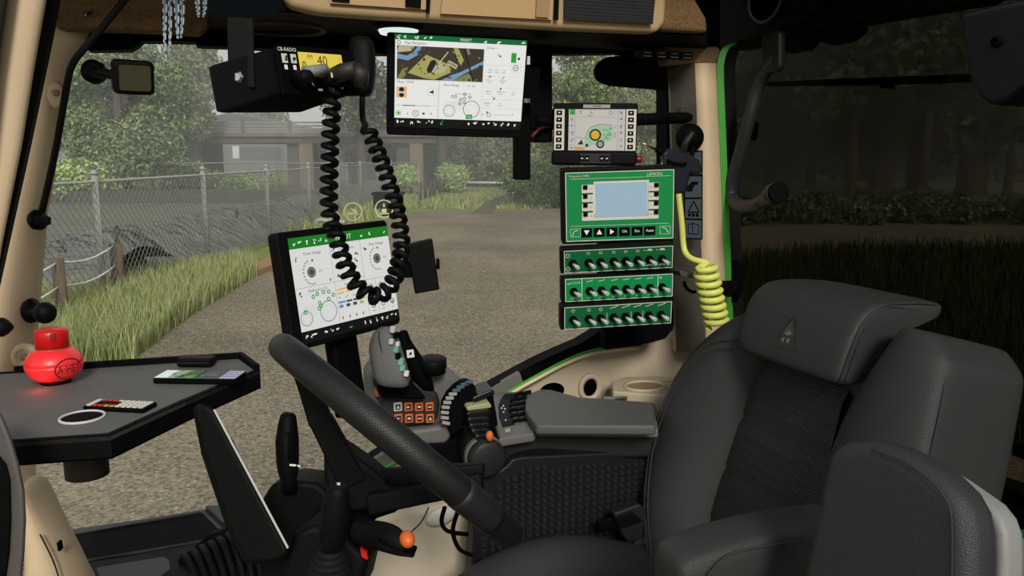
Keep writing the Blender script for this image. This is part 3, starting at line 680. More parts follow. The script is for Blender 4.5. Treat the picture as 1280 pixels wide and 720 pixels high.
# brown textile headliner at the upper left
struct(MB().prism(pp([(64, -30), (64, 31), (80, 37), (112, 37), (150, 38), (205, 40), (250, 43), (262, 30), (268, -30)], Y=1.72), (0, .05, 0), TANF).build('trim_15', bevel=.01, seg=3), 'brown textile roof lining at the upper left', 'lining')
lens = thing('lining_clip', at(111, 17, Y=1.71), 'small oval bright clip set in the brown roof lining', 'clip')
MB().lathe(FR(at(111, 17, Y=1.716), (1, 0, .8), (-.8, 0, 1)), [(.0, .004), (.008, .004), (.010, 0), (.010, -.004)], METAL, 16, 1, .35).build('rim', lens); MB().lathe(FR(at(111, 17, Y=1.711), (1, 0, .8), (-.8, 0, 1)), [(.0, .002), (.006, .0)], BLK2, 12, 1, .3).build('lens', lens)

# --- the rod and buttons on the front pillar
rod = thing('retaining_rod', at(52, 275, Y=1.70), 'thin black rod running down the front pillar to a round knob', 'rod')
MB().tube(catmull([at(162, -8, Y=1.66), at(128, 34, Y=1.67), at(104, 62, Y=1.68), at(91, 80, Y=1.69), at(84, 105, Y=1.70), at(69, 190, Y=1.71), at(52, 266, Y=1.71)], 6), .0066, RUB, 8).build('rod', rod)
f = FR(at(47, 275, Y=1.70), RT, UP)
MB().lathe(f, [(0, .02), (.012, .018), (.017, .008), (.017, -.01), (.012, -.02)], BLK, 16, .8, 1.1).build('knob', rod); MB().box(f, .004, .030, -.010, .006, .006, .02, BLK).build('latch', rod, bevel=.003)
bo = thing('screw_boss', at(70, 118, Y=1.72), 'tan screw boss on the upper front pillar', 'screw boss')
f = FR(at(70, 119, Y=1.705), (1, -.15, 0), (0, 0, 1)); MB().lathe(f, [(0, .002), (.012, .004), (.018, .001), (.020, -.006)], TAN, 20, .8, 1.25).build('boss', bo); MB().lathe(f.sub(.002, .004), [(0, .008), (.006, .008), (.007, .003)], mat('tan_shade', (150, 122, 92), .6), 6).build('screw', bo)
bo = thing('screw_boss', at(32, 450, Y=1.72), 'round tan screw boss on the front pillar beside the red bottle', 'screw boss')
f = FR(at(31, 446, Y=1.715), (1, -.15, 0), (0, 0, 1)); MB().lathe(f, [(0, .001), (.013, .001), (.016, .004), (.024, .002), (.026, -.006)], TAN, 24).build('boss', bo); MB().lathe(f, [(0, .005), (.007, .005), (.008, .001)], MATS['tan_shade'], 6).build('screw', bo)
bm_ = thing('ball_mount', at(47, 400, Y=1.70), 'black ball mount with a round base on the front pillar', 'mount')
f = FR(at(38, 389, Y=1.73), (1, -.2, 0), (0, 0, 1)); MB().lathe(f, [(0, .016), (.012, .016), (.020, .004), (.021, -.01)], BLK, 20, .85, 1.15).build('base', bm_); MB().tube([f.p(0, 0, .01), at(54, 391, Y=1.69)], .008, BLK, 8).build('neck', bm_); MB().ball(at(56, 391, Y=1.67), .0205, BLK, 18).build('ball', bm_)
pk = thing('locking_knob', at(4, 420, Y=1.5), 'black pointed knob at the left edge above the tray', 'knob')
f = FR(at(-6, 409, Y=1.45), V((0, 0, 1)), V((.35, 1, 0)).cross(V((0, 0, 1)))); g_ = FR(at(-8, 409, Y=1.45), (0, .3, 1), (0, 1, 0)); k = 1.25/1000
rings = [[at(px, 409+r*math.sin(a), Y=1.45)+V((0, r*math.cos(a)*.0013, 0)) for a in [math.tau*i/12 for i in range(12)]] for px, r in ((-12, 12), (4, 12), (10, 9), (17, 2))]
MB().loft(rings, BLK).build('grip', pk); MB().loft([[at(px, 409+r*math.sin(a), Y=1.45)+V((0, r*math.cos(a)*.0013, 0)) for a in [math.tau*i/12 for i in range(12)]] for px, r in ((-30, 8), (-11, 8))], RUB).build('shaft', pk)

# --- round-based work mirror
mi = thing('work_mirror', at(145, 110, Y=1.74), 'small rectangular mirror on a black stem with a round foot, by the front pillar', 'mirror')
f = FR(at(116, 89, Y=1.76), RT, UP); MB().lathe(f, [(0, .012), (.012, .012), (.022, .004), (.023, -.012)], BLK, 20).build('foot', mi)
MB().tube([at(118, 90, Y=1.74), at(138, 93, Y=1.71), at(150, 94, Y=1.70)], [.011, .009, .011], BLK, 10).build('stem', mi)
mq = at(168, 97.5, Y=1.68); mn = (V((.45, -1, -.30)).normalized()-(mq-EYE).normalized()).normalized(); f = FR(mq, V((0, 0, 1)).cross(mn), mn.cross(V((0, 0, 1)).cross(mn))); k = .00155
MB().prism([f.p(a*k, b_*k, 0) for a, b_ in rrect(-23, -20, 23, 20, 6)], f.z*-.03, BLK).build('housing', mi, bevel=.006, seg=3)
mg = mat('mirror_glass', (120, 120, 100), .12, 1.0); MB().prism([f.p(a*k, b_*k, .001) for a, b_ in rrect(-17, -15, 18, 15, 3)], f.z*.002, mg).build('mirror_glass', mi)

# --- hanging fringe
fr_ = thing('fringe_pennant', at(228, 0, d=1.45), 'blue and white striped fringe strands hanging from the roof at the left', 'fringe')
PB = mat('fringe_blue', (98, 136, 168), .7); PWt = mat('fringe_white', (214, 214, 208), .7); PDk = mat('fringe_dark', (40, 38, 38), .8)
def strand(pts, ws, name='strand'):
    b = MB(); pts = catmull([at(x, y, d=1.45) for x, y in pts], 7); n = len(pts); k = .00145
    for i in range(n-1):
        t0, t1 = i/(n-1), (i+1)/(n-1); w0, w1 = ws*(1-.75*t0)*k, ws*(1-.75*t1)*k
        for lo, hi, m in ((-1, -.6, PWt if i % 2 else PDk), (-.6, .45, PB), (.45, 1, PDk if i % 3 == 0 else PWt)):
            A, B = pts[i], pts[i+1]; q = [A+RT*w0*lo, A+RT*w0*hi, B+RT*w1*hi, B+RT*w1*lo]; b.prism(q, FW*.003, m)
    b.build(name, fr_)
strand([(206, -12), (206, 20), (205.5, 45), (207, 74)], 3.2); strand([(212, -12), (212.5, 25), (212, 55), (211, 68)], 2.6); strand([(220, -12), (221, 20), (222, 48)], 4.4); strand([(227, -12), (228, 22), (226, 47)], 3.4)
strand([(245, -12), (247, 8), (248, 21)], 4.2); strand([(254, -12), (256, 8), (254, 21)], 3.6)

# --- overhead console (tan) and the black shelf under it
oc = thing('overhead_console', at(600, 30, Y=1.5), 'tan overhead storage console along the roof edge', 'console')
def fpt(px, py, Y=1.50): return at(px, py, Y=Y)
edge = [(352, -60), (353, -4), (362, 9), (400, 17), (470, 22), (545, 26), (620, 31), (700, 36), (760, 38.5), (822, 41), (833, 30), (838, -60)]
MB().prism(pp(edge, Y=1.50), (0, .04, 0), TAND).build('fascia', oc, bevel=.012, seg=3)
def recess(pts, m, name, parent=oc, Y=1.497, dep=.004): return MB().prism(pp(pts, Y=Y), (0, dep, 0), m).build(name, parent)
lab_r = mat('tan_recess', (176, 142, 98), .6)
recess([(411, -30), (413, 4), (532, 12), (538, -30)], lab_r, 'lid', Y=1.492); recess([(556, -30), (551, 17), (690, 25), (693, -30)], lab_r, 'lid', Y=1.492)
recess([(414, -30), (415, 1), (437, 3), (438, -30)], BLK2, 'vent_slot', Y=1.488); recess([(507, -30), (507, 8), (526, 10), (528, -30)], BLK2, 'vent_slot', Y=1.488)
recess([(672, -30), (670, 21), (686, 22), (690, -30)], mat('tan_shade2', (150, 120, 82), .6), 'catch', Y=1.487)
recess([(533, -30), (533, 15), (537, 17), (540, -30)], BLK2, 'gap', Y=1.489); recess([(695, -30), (693, 24), (698, 25), (700, -30)], BLK2, 'gap', Y=1.489)
net = mat('storage_net', (14, 15, 18), .8, bump=(160, 1, 'dots')); plab(recess([(707, -30), (706, 24), (816, 30), (822, -30)], net, 'storage_net', Y=1.488), 'black netted compartment')
ex = thing('console_end', at(860, 30, Y=1.5), 'brown textile end cover right of the tan overhead console', 'cover')
MB().prism(pp([(835, -60), (827, 38), (886, 41), (884, 22), (870, -2), (850, -60)], Y=1.505), (0, .05, 0), TANF).build('cover', ex, bevel=.01, seg=3)
zs = at(600, 33, Y=1.5).z; zl_, zr_ = at(400, 17, Y=1.5), at(822, 41, Y=1.5)
def zs_(x): return zl_.z+(x-zl_.x)*(zr_.z-zl_.z)/(zr_.x-zl_.x)+.003
un = thing('roof_shelf', (0.4, 1.6, zs-.03), 'black underside of the overhead console above the window', 'shelf')
MB().prism([V((.0, 1.525, zs_(-.03))), V((1.00, 1.525, zs_(1.0))), V((1.20, 1.83, zs_(1.1))), V((.0, 1.83, zs_(0)))], (0, 0, .03), BLK2).build('panel', un, bevel=.004)
b = MB().lathe(FR(at(352, 36, Z=zs_(.03)), (1, 0, 0), (0, 1, 0)), [(.078, .004), (.079, -.004), (.085, -.005), (.088, -.002), (.088, .006)], mat('speaker_rim', (64, 48, 32), .7), 32); plab(b.build('speaker_ring', un), 'brown speaker ring')
for k, (x, y) in enumerate([(804, 54), (822, 54), (838, 52), (854, 50)]):
    q = at(x, y, Y=1.70); f = FR(V((q.x, q.y, zs-.006)), (1, 0, 0), (0, 1, 0)); o = MB().box(f, -.014, .014, -.02, .02, -.012, .004, GRY).build('rocker_switch'); tag(o, 'black rocker switch under the console, ' + ['the one at the left end of the row', 'second from the left', 'third from the left', 'the one at the right end of the row'][k], 'switch', 'rocker switches under the console')
    MB().box(f, -.010, .010, -.0215, -.0205, -.010, -.0085, WHT).box(f, -.008, .008, -.0215, -.0205, -.002, -.0005, PALE).build('marking', o)
vz = thing('sun_visor', at(790, 112, Y=1.75), 'black rounded sun visor hanging in the upper right corner of the side window', 'visor')
MB().prism(pp([(746, 91), (747, 83), (752, 76), (761, 71), (775, 69), (800, 68), (836, 65), (836, 113), (815, 111), (790, 109), (765, 107), (754, 103), (748, 98)], Y=1.75), (0, .025, 0), BLK2).build('blade', vz, bevel=.008, seg=3)
MB().tube([at(770, 66, Y=1.765), at(840, 64, Y=1.765)], .006, BLK2, 8).build('rod', vz)
dl = thing('dome_light', at(498, 36, Y=1.62), 'round white dome light glowing under the overhead console', 'lamp')
f = FR(at(498, 36, Z=zs+.004), (1, 0, 0), (0, 1, 0)); MB().lathe(f, [(0, -.012), (.036, -.010), (.040, -.002), (.040, .01)], emis((226, 240, 236), .95), 28).build('lens', dl); MB().lathe(f, [(.041, -.003), (.048, -.002), (.048, .01)], BLK, 28).build('bezel', dl)
# ================================================================ SCREENS AND RADIO
E_W = emis((238, 238, 234), .9); E_G = emis((24, 112, 58), .8); E_K = emis((14, 14, 15), 1); E_L = emis((205, 206, 204), .9); E_D = emis((70, 72, 72), 1); E_BK = emis((30, 32, 32), 1)
E_GR = emis((48, 160, 62), .9); E_OR = emis((236, 178, 112), .9); E_BL = emis((92, 140, 186), .9); E_GG = emis((150, 152, 152), .9)
def bezel(fr, w, h, l, r, t, bt, depth, m, rad=.006):
    b = MB(); x0, x1, y0, y1 = -w/2-l, w/2+r, -h/2-bt, h/2+t
    b.prism([fr.p(a, c, -.001) for a, c in rrect(x0, y0, x1, y1, rad, 4)], fr.z*-depth, m); return b
def toolbar(s, y, n0, n1, m=E_W):
    for x in n0: s.icon(x, y, .022, m)
    for x in n1: s.icon(x, y, .022, m)
def tractor_pict(s, x, y, k, body=E_L, dark=E_GG):
    k *= .55
    q = s.h/s.w
    s.ring(x-.26*k*q*2, y+.10*k*2, .13*k*2, .035*k, dark); s.ring(x-.26*k*q*2, y+.10*k*2, .08*k*2, .02*k, body)
    s.ring(x+.26*k*q*2, y+.05*k*2, .19*k*2, .04*k, dark); s.ring(x+.26*k*q*2, y+.05*k*2, .12*k*2, .02*k, body)
    s.poly([(x-.42*k*q*2, y-.02*k*2), (x-.30*k*q*2, y-.10*k*2), (x+.05*k*q*2, y-.16*k*2), (x+.08*k*q*2, y+.06*k*2), (x-.1*k*q*2, y+.12*k*2), (x-.16*k*q*2, y)], body, 1)
# --- overhead screen
d1 = thing('terminal_screen', (0.465, 1.60, 2.95), 'large overhead screen showing a map and white menu panels', 'screen')
f1 = FR((0.4650, 1.5814, 3.0421), (0.9896, -0.1423, -0.0202), (-0.0157, -0.2471, 0.9689)); w1, h1 = .261, .180
bezel(f1, w1, h1, .014, .004, .002, .017, .022, BLK).build('housing', d1, bevel=.003)
random.seed(3)
s = Scr(f1, w1, h1, .0005); s.rect(0, 0, 1, 1, E_K, 0); s.rect(0, 0, 1, .055, E_G, 1); s.rect(.004, .055, .998, .895, E_W, 1)
s.text('Map Navigation', .155, .085, .028, E_D); s.ring(.03, .085, .018, .006, E_D)
mapx = emis((62, 52, 44), 1); fld = emis((168, 164, 98), .9); fld2 = emis((128, 132, 76), .9); riv = emis((116, 156, 188), .9); roadm = emis((196, 186, 164), .9); dk = emis((34, 38, 30), 1)
s.rect(.018, .115, .672, .47, mapx, 2)
s.poly([(.018, .25), (.10, .27), (.17, .21), (.20, .12), (.17, .115), (.14, .18), (.09, .22), (.018, .20)], riv, 3); s.poly([(.018, .19), (.12, .17), (.15, .118), (.03, .118)], emis((188, 180, 150), .9), 3)
s.poly([(.10, .40), (.235, .20), (.40, .29), (.44, .37), (.30, .465), (.22, .45)], fld, 3); s.poly([(.44, .118), (.475, .118), (.52, .24), (.50, .30), (.47, .24)], fld, 3)
s.poly([(.35, .468), (.44, .40), (.50, .37), (.672, .24), (.672, .28), (.56, .36), (.44, .468)], riv, 3); s.poly([(.018, .468), (.06, .36), (.10, .34), (.08, .44), (.05, .468)], fld2, 3)
s.poly([(.24, .36), (.27, .26), (.30, .25), (.315, .28), (.28, .38), (.255, .40)], dk, 4)
for i in range(4): s.line(.305+.018*i, .40-.004*i, .345+.016*i, .29+.01*i, .014, roadm, 4)
s.line(.52, .12, .60, .468, .02, dk, 4); s.line(.545, .12, .56, .18, .03, fld2, 4); s.line(.26, .42, .40, .16, .012, roadm, 4); s.line(.40, .27, .47, .32, .05, roadm, 4); s.line(.40, .27, .465, .315, .03, fld2, 4)
s.poly([(.44, .468), (.56, .38), (.62, .468)], fld2, 3); s.poly([(.56, .118), (.672, .118), (.672, .22), (.60, .27)], mapx, 3)
for _ in range(46): s.disc(random.uniform(.03, .66), random.uniform(.13, .455), random.uniform(.006, .018), random.choice([dk, dk, fld2, E_D]), 4, 7)
s.text('Music / DVD', .085, .50, .026, E_D); s.poly([(.018, .55), (.095, .55), (.095, .67), (.018, .67)], E_OR, 2); s.disc(.056, .585, .028, E_BK, 3); s.disc(.056, .64, .026, E_BK, 3); s.rect(.025, .602, .088, .622, E_L, 4)
s.rect(.25, .555, .32, .64, E_L, 2); s.rect(.253, .558, .317, .635, E_W, 3); s.poly([(.27, .59), (.285, .59), (.298, .57), (.298, .625), (.285, .61), (.27, .61)], E_BK, 4)
s.line(.05, .755, .28, .752, .006, E_GG); s.line(.07, .755, .16, .753, .01, E_D); s.text('0:00', .03, .757, .016, E_GG); s.text('1:18', .31, .75, .016, E_GG)
s.disc(.035, .84, .028, E_GR); s.ring(.035, .84, .018, .008, E_W, 3); s.ring(.165, .84, .032, .006, E_D); s.text('II', .165, .84, .026, E_D); s.text('x', .103, .84, .03, E_D); s.rect(.218, .828, .235, .852, E_D, 2); s.text('X', .285, .84, .028, E_D)
s.line(.338, .48, .338, .895, .004, E_GG); s.line(.675, .06, .675, .895, .004, E_L); s.line(.004, .478, .675, .478, .004, E_L)
s.text('Rear linkage', .435, .515, .026, E_D); s.text('1.0 / 0.5', .585, .518, .024, E_D); tractor_pict(s, .51, .75, .44)
for x, y in ((.47, .64), (.445, .64), (.54, .61), (.58, .64), (.54, .655), (.51, .67), (.54, .70), (.505, .715)): s.ring(x, y, .014, .007, E_GR if x < .48 else E_D, 4)
s.line(.46, .612, .60, .605, .005, E_GG); s.rect(.555, .835, .605, .885, E_GR, 4); s.icon(.58, .86, .02, E_W, 5)
s.text('Driver 1', .735, .10, .026, E_D)
for y in (.28, .40, .53, .66, .76): s.line(.68, y, .995, y, .003, E_L)
s.rect(.885, .14, .925, .245, E_GR, 3); s.rect(.888, .255, .965, .35, E_L, 2); s.rect(.89, .257, .962, .346, E_W, 3); s.ring(.925, .302, .03, .007, E_D, 4); s.text('AB', .925, .302, .022, E_D, 5); s.disc(.945, .20, .014, E_BK, 3)
for x, y, t in ((.725, .335, '120.0'), (.78, .335, '24.4'), (.835, .335, '1.0'), (.725, .445, '764.1 m'), (.83, .445, '143.0 A'), (.725, .57, '000.0 h'), (.82, .57, '00:00 min'), (.92, .57, '0.0'), (.72, .70, '00000 h'), (.82, .70, '1.0')): s.text(t, x, y, .018, E_D); s.rect(x-.015, y+.022, x+.015, y+.028, E_GG, 2)
for x, y in ((.79, .17), (.73, .415), (.83, .415), (.82, .53), (.77, .64), (.73, .80)): s.icon(x, y, .02, E_D)
s.text('<', .685, .83, .035, E_D); s.text('>', .925, .82, .035, E_D); s.ring(.735, .83, .022, .006, E_D)
for i in range(9): s.rect(.77+i*.016, .825, .776+i*.016, .835, E_GG, 2)
s.text('FENDT', .53, .03, .03, E_W)
toolbar(s, .03, (.03, .08, .16, .22, .27), (.68, .78, .97)); toolbar(s, .935, (.02, .06, .14, .19, .26, .30), (.58, .63, .69, .74, .79, .84, .90, .95)); s.icon(.37, .935, .024, E_GR)
s.build('screen', d1)
# hanging posts behind the screen
ps = thing('screen_bracket', (0.70, 1.66, 2.85), 'black hanging bracket posts beside the overhead screen', 'bracket')
def pxbox(x0, y0, x1, y1, Y, dep, m, name, parent, bevel=.004):
    return MB().prism(pp([(x0, y0), (x1, y0), (x1, y1), (x0, y1)], Y=Y), (0, dep, 0), m).build(name, parent, bevel=bevel)
pxbox(669, 56, 691, 178, 1.68, .035, BLK2, 'post', ps); pxbox(646, 128, 664, 225, 1.64, .03, BLK2, 'post', ps); pxbox(655, 136, 700, 162, 1.665, .02, BLK2, 'crossbar', ps)
MB().box(FR((.465, 1.6, 3.05), f1.x, f1.y), -.03, .17, -.03, .03, -.06, -.0, BLK2).build('arm', ps)
MB().tube([at(664, 172, Y=1.65), at(673, 162, Y=1.66), at(682, 158, Y=1.67)], .004, mat('red_cable', (64, 12, 14), .5), 6).build('cable', ps)

# --- lower screen on the armrest
d2 = thing('terminal_screen', (0.2, 1.46, 2.53), 'tilted armrest screen with a green header, behind the steering wheel', 'screen')
f2 = FR((0.2093, 1.4483, 2.6754), (0.8291, 0.5587, 0.0222), (-0.0935, 0.0994, 0.9906)); w2, h2 = .235, .181
bezel(f2, w2, h2, .020, .004, .012, .010, .026, BLK, .01).build('housing', d2, bevel=.003)
s = Scr(f2, w2, h2, .0005); random.seed(5); E_G2 = emis((30, 124, 36), .9); E_W2 = emis((226, 226, 222), .88)
s.rect(0, 0, 1, 1, E_K, 0); s.rect(0, 0, 1, .105, E_G2, 1); s.rect(0, .105, 1, .89, E_W2, 1)
toolbar(s, .055, (.04, .10, .17, .24, .29, .35), (.70, .80, .95)); s.text('FENDT', .52, .055, .05, E_W, 3)
for x0, y0, x1, y1 in ((.37, .105, .37, .89), (.68, .105, .68, .52), (0, .48, .68, .48), (.68, .52, 1, .52), (.68, .705, 1, .705), (.79, .52, .79, .89), (.89, .52, .89, .89), (.68, .52, .68, .89)): s.line(x0, y0, x1, y1, .004, E_GG)
s.text('Front linkage', .20, .165, .03, E_D); s.text('Transmission', .53, .165, .03, E_D); s.text('Rear linkage', .85, .165, .03, E_D); s.text('Hydraulics 1.0', .2, .52, .03, E_D); s.text('Auxiliary', .52, .52, .03, E_D)
for x, y in ((.17, .345), (.84, .32)):
    s.disc(x, y, .052, E_D); s.ring(x, y, .035, .008, E_GG, 3)
    for a in range(-4, 7): s.disc(x-.075*math.sin(a*.3+1.0)*1.0, y+.115*math.cos(a*.3+1.0), .011, E_GG, 3, 6)
    s.text('0.0', x+.085, y, .026, E_D); s.disc(x+.02, y-.11, .014, E_GR, 3, 8); s.rect(x+.16, y+.09, x+.172, y+.115, E_D, 2)
for x, y in ((.40, .16), (.42, .24), (.63, .24), (.42, .42), (.50, .42), (.56, .42), (.60, .36), (.62, .30), (.46, .30), (.05, .21), (.72, .21), (.03, .54), (.41, .35)): s.icon(x, y, .026, E_D)
tractor_pict(s, .17, .72, .48)
for x, y in ((.19, .56), (.25, .555), (.30, .56), (.34, .60), (.15, .58), (.20, .65), (.21, .68), (.19, .70), (.29, .63), (.06, .71)): s.ring(x, y, .016, .011, E_GR, 4)
s.line(.38, .565, .66, .545, .018, E_OR); s.line(.38, .60, .45, .596, .02, emis((190, 200, 120), .9)); s.line(.47, .595, .53, .59, .02, E_OR)
s.line(.38, .69, .45, .69, .02, E_BL); s.line(.46, .69, .52, .69, .02, E_D); s.line(.53, .69, .59, .69, .02, E_D); s.line(.60, .69, .66, .69, .02, emis((150, 190, 90), .9))
for i in range(4): s.rect(.385+i*.07, .715, .425+i*.07, .745, (E_BL, E_D, E_D, emis((150, 190, 90), .9))[i], 2); s.rect(.40+i*.07, .83, .41+i*.07, .86, E_D, 2); s.icon(.40+i*.07, .645, .018, E_GG)
for x in (.735, .84, .945):
    for y in (.60, .79): s.ring(x, y, .026, .008, E_D); s.icon(x, y, .02, E_D); s.rect(x-.02, y+.055, x+.02, y+.062, E_GG, 2)
toolbar(s, .945, (.04, .09, .12, .22, .28), (.62, .68, .75, .81, .86, .92, .97)); s.icon(.47, .95, .02, E_GR); s.icon(.34, .945, .026, E_W); s.build('screen', d2)
MB().box(f2, -.03, .03, -h2/2-.16, -h2/2+.02, -.055, -.026, BLK2).build('arm', d2, bevel=.006)
# small black box behind the lower screen (right side)
jb = thing('junction_box', at(530, 366, Y=1.56), 'small black box on a bracket right of the armrest screen', 'box')
f = FR(at(530, 332, Y=1.52), V((.96, -.2, .0)), V((.06, 0, 1))); k = .00157
MB().prism([f.p(a*k, b_*k, 0) for a, b_ in ((-21, 26), (11, 33), (19, -31), (-12, -36))], f.z*-.035, BLK).build('body', jb, bevel=.003)
MB().box(f, 16*k, 20*k, -6*k, 7*k, -.03, -.008, BLK2).build('latch', jb, bevel=.002); MB().box(f, -34*k, -14*k, -16*k, 5*k, -.03, -.012, BLK2).build('bracket', jb)
# two round stickers on the window glass
STKM = mat('sticker_pale', (222, 224, 176), .6)
for (x, y, kind) in ((441, 264.5, 0), (480, 261, 1)):
    f = FR(at(x, y, Y=1.832), (1, 0, 0), (0, 0, 1)); k = at(x, y, Y=1.832); k = (k-EYE).dot(FW)/1000; m = emis((196, 204, 140), .9); b = MB(); n = 28
    for i in range(n):
        a0, a1 = math.tau*i/n, math.tau*(i+1)/n
        b.prism([f.p(r*k*math.cos(a), r*k*math.sin(a)) for r, a in ((10.2, a0), (11.6, a0), (11.6, a1), (10.2, a1))], f.z*.0005, STKM)
    if kind == 0: parts = [[(-4, 5), (5, 1), (6, -1), (3, -3), (-6, -1.5), (-6, -.5), (2, -1.5)], [(-8, -2), (7, -2.5), (7, -4), (-8, -3.5)]]
    else: parts = [[(0, 8), (1.5, 4), (0, 1.5), (-1.5, 4)], [(-3, 0), (3, 0), (3, -5), (-3, -5)], [(-6, -5.5), (6, -5.5), (6, -6.8), (-6, -6.8)]]
    for q in parts: b.prism([f.p(a*k, c*k) for a, c in q], f.z*.0005, STKM)
    tag(b.build('window_sticker'), ['round pale ring sticker with a hand shape, above the armrest screen', 'round pale ring sticker with a bottle shape, behind the coiled cord'][kind], 'sticker')

# --- small terminal with soft keys
d3 = thing('field_terminal', (0.78, 1.63, 2.87), 'small black terminal with white key strips on both sides of its screen', 'terminal')
f3 = FR((0.7795, 1.6120, 2.9468), (0.90, -0.436, -0.008), (-.012, .03, 1)); w3, h3 = .183, .134
b = MB(); b.prism([f3.p(a, c, 0) for a, c in rrect(-w3/2, -h3*.30, w3/2, h3/2, .005, 3)], f3.z*-.04, BLK); b.build('housing', d3, bevel=.003)
MB().prism([f3.p(a, c, .004) for a, c in rrect(-w3/2-.003, -h3/2, w3/2+.001, -h3*.275, .007, 3)], f3.z*-.046, BLK).build('lower_housing', d3, bevel=.006, seg=3)
s = Scr(f3, w3, h3, .0006); s.P = (lambda x, y, l=0, s=s: s.fr.p((x-.5)*s.w*1.03, (.5-(.10+(y-.17)*1.347))*s.h, s.c+l*.00025)); s.ax = 1.31; s.text = (lambda t, x, y, h, m, l=3, sx=1.0, s=s: s.b.text(s.fr, t, (x-.5)*s.w*1.03, (.5-(.10+(y-.17)*1.347))*s.h, h*s.h*1.3, m, s.c+l*.00025, sx)); random.seed(9); CRM = emis((205, 200, 190), .82); s.rect(.195, .17, .855 if False else .845, .66, CRM, 1)
s.rect(.36, .115, .67, .155, mat('terminal_badge', (150, 150, 146), .5), 1); s.text('KRONE', .52, .135, .022, E_BK)
s.rect(.205, .17, .27, .235, E_GR, 2); s.rect(.265, .17, .27, .66, E_GG, 2); s.rect(.755, .17, .76, .66, E_GG, 2)
for i in range(6):
    for x0 in (.203, .763): s.ring((x0+.032), .212+.081*i, .03, .004, E_GG); s.icon(x0+.035, .212+.081*i, .022, E_D)
s.rect(.29, .18, .73, .265, E_GG, 2); s.rect(.293, .184, .727, .26, CRM, 3); s.poly([(.43, .225), (.475, .225), (.452, .185)], emis((210, 150, 30), .9), 4); s.text('Status 0', .45, .245, .018, E_BK, 4); s.icon(.33, .21, .02, E_D, 4); s.ring(.68, .215, .02, .005, E_D, 4)
pg = emis((164, 196, 160), .85); s.poly([(.38, .54), (.42, .42), (.52, .36), (.70, .37), (.71, .53), (.60, .58), (.50, .60)], pg, 2); s.pline([(.39, .50), (.44, .39), (.55, .35), (.70, .36)], .008, emis((70, 140, 80), .9), 3)
for _ in range(22): s.disc(random.uniform(.60, .70), random.uniform(.39, .53), .012, emis((110, 170, 120), .85), 3, 6)
s.disc(.505, .475, .072, E_BK, 3, 20); s.disc(.505, .475, .052, emis((214, 168, 40), .9), 4, 20); s.disc(.565, .585, .05, E_BK, 3, 20); s.disc(.565, .585, .032, E_GG, 4)
s.poly([(.30, .59), (.35, .53), (.37, .59)], E_BK, 3); s.poly([(.27, .655), (.27, .62), (.40, .62), (.38, .655)], emis((196, 158, 48), .9), 3); s.disc(.41, .60, .02, E_BK, 3); s.line(.28, .50, .42, .52, .006, emis((70, 140, 80), .9)); s.poly([(.38, .56), (.45, .53), (.47, .60), (.42, .63)], pg, 2)
for y in (.38, .45, .49): s.icon(.73, y, .016, E_D)
s.build('screen', d3)
KEYS = mat('key_strip', (206, 200, 190), .6)
for sx in (-1, 1):
    x0 = -.485*w3 if sx < 0 else .365*w3
    st_ = MB().box(f3, x0, x0+.12*w3, -.26*h3, .40*h3, 0, .0012, KEYS).build('key_strip', d3)
    for i in range(6):
        yy = (.40-.056-.1085*i)*h3; kb = MB().box(f3, x0+.025*w3, x0+.09*w3, yy-.034*h3, yy+.034*h3, .001, .003, BLK2); kb.box(f3, x0+.045*w3, x0+.068*w3, yy-.011*h3, yy+.011*h3, .003, .0033, PALE); kb.build('soft_key', st_)
kp = MB().box(f3, -.17*w3, .19*w3, -.47*h3, -.31*h3, .004, .0065, GRY).build('key_panel', d3)
for x in (-.145, -.085, .09, .15):
    b = MB(); b.box(f3, (x-.026)*w3, (x+.026)*w3, -.435*h3, -.345*h3, .006, .008, BLK); b.box(f3, (x-.012)*w3, (x+.012)*w3, -.40*h3, -.38*h3, .008, .0083, PALE); b.build('panel_key', kp)
plab(MB().lathe(FR(f3.p(w3/2+.006, -.395*h3, -.012), f3.y, f3.z), [(.008, -.012), (.008, .002), (.007, .006), (.003, .007)], mat('stop_red', (120, 12, 16), .4), 16).build('stop_knob', d3), 'small red knob')
MB().tube([f3.p(w3/2-.01, .25*h3, -.03), at(860, 147, Y=1.70)], .0135, BLK2, 12).build('arm', d3); MB().tube([at(668, 150, Y=1.67), f3.p(-w3/2+.01, .2*h3, -.03)], .014, BLK2, 12).build('inner_arm', d3)
# arm joint on the pillar
aj = thing('arm_joint', at(862, 190, Y=1.72), 'black swivel joint with round plate holding the terminal arm on the right pillar', 'joint')
f = FR(at(859, 131, Y=1.74), (1, -.3, 0), (0, 0, 1)); b = MB().lathe(f, [(.008, .012), (.014, .012), (.018, .008), (.019, -.01)], BLK2, 20); b.build('plate', aj); MB().lathe(f, [(0, .014), (.009, .014), (.009, .010)], GRY, 16).build('cap', aj)
pxbox(851, 134, 871, 162, 1.69, .03, mat('joint_grey', (40, 40, 36), .6), 'clamp', aj); MB().ball(at(862, 172, Y=1.68), .034, BLK2, 18).build('ball', aj)
MB().tube(catmull([at(866, 166, Y=1.64), at(857, 180, Y=1.64), at(853, 200, Y=1.66), at(853, 222, Y=1.68)], 5), .008, GRY, 8).build('cable', aj)

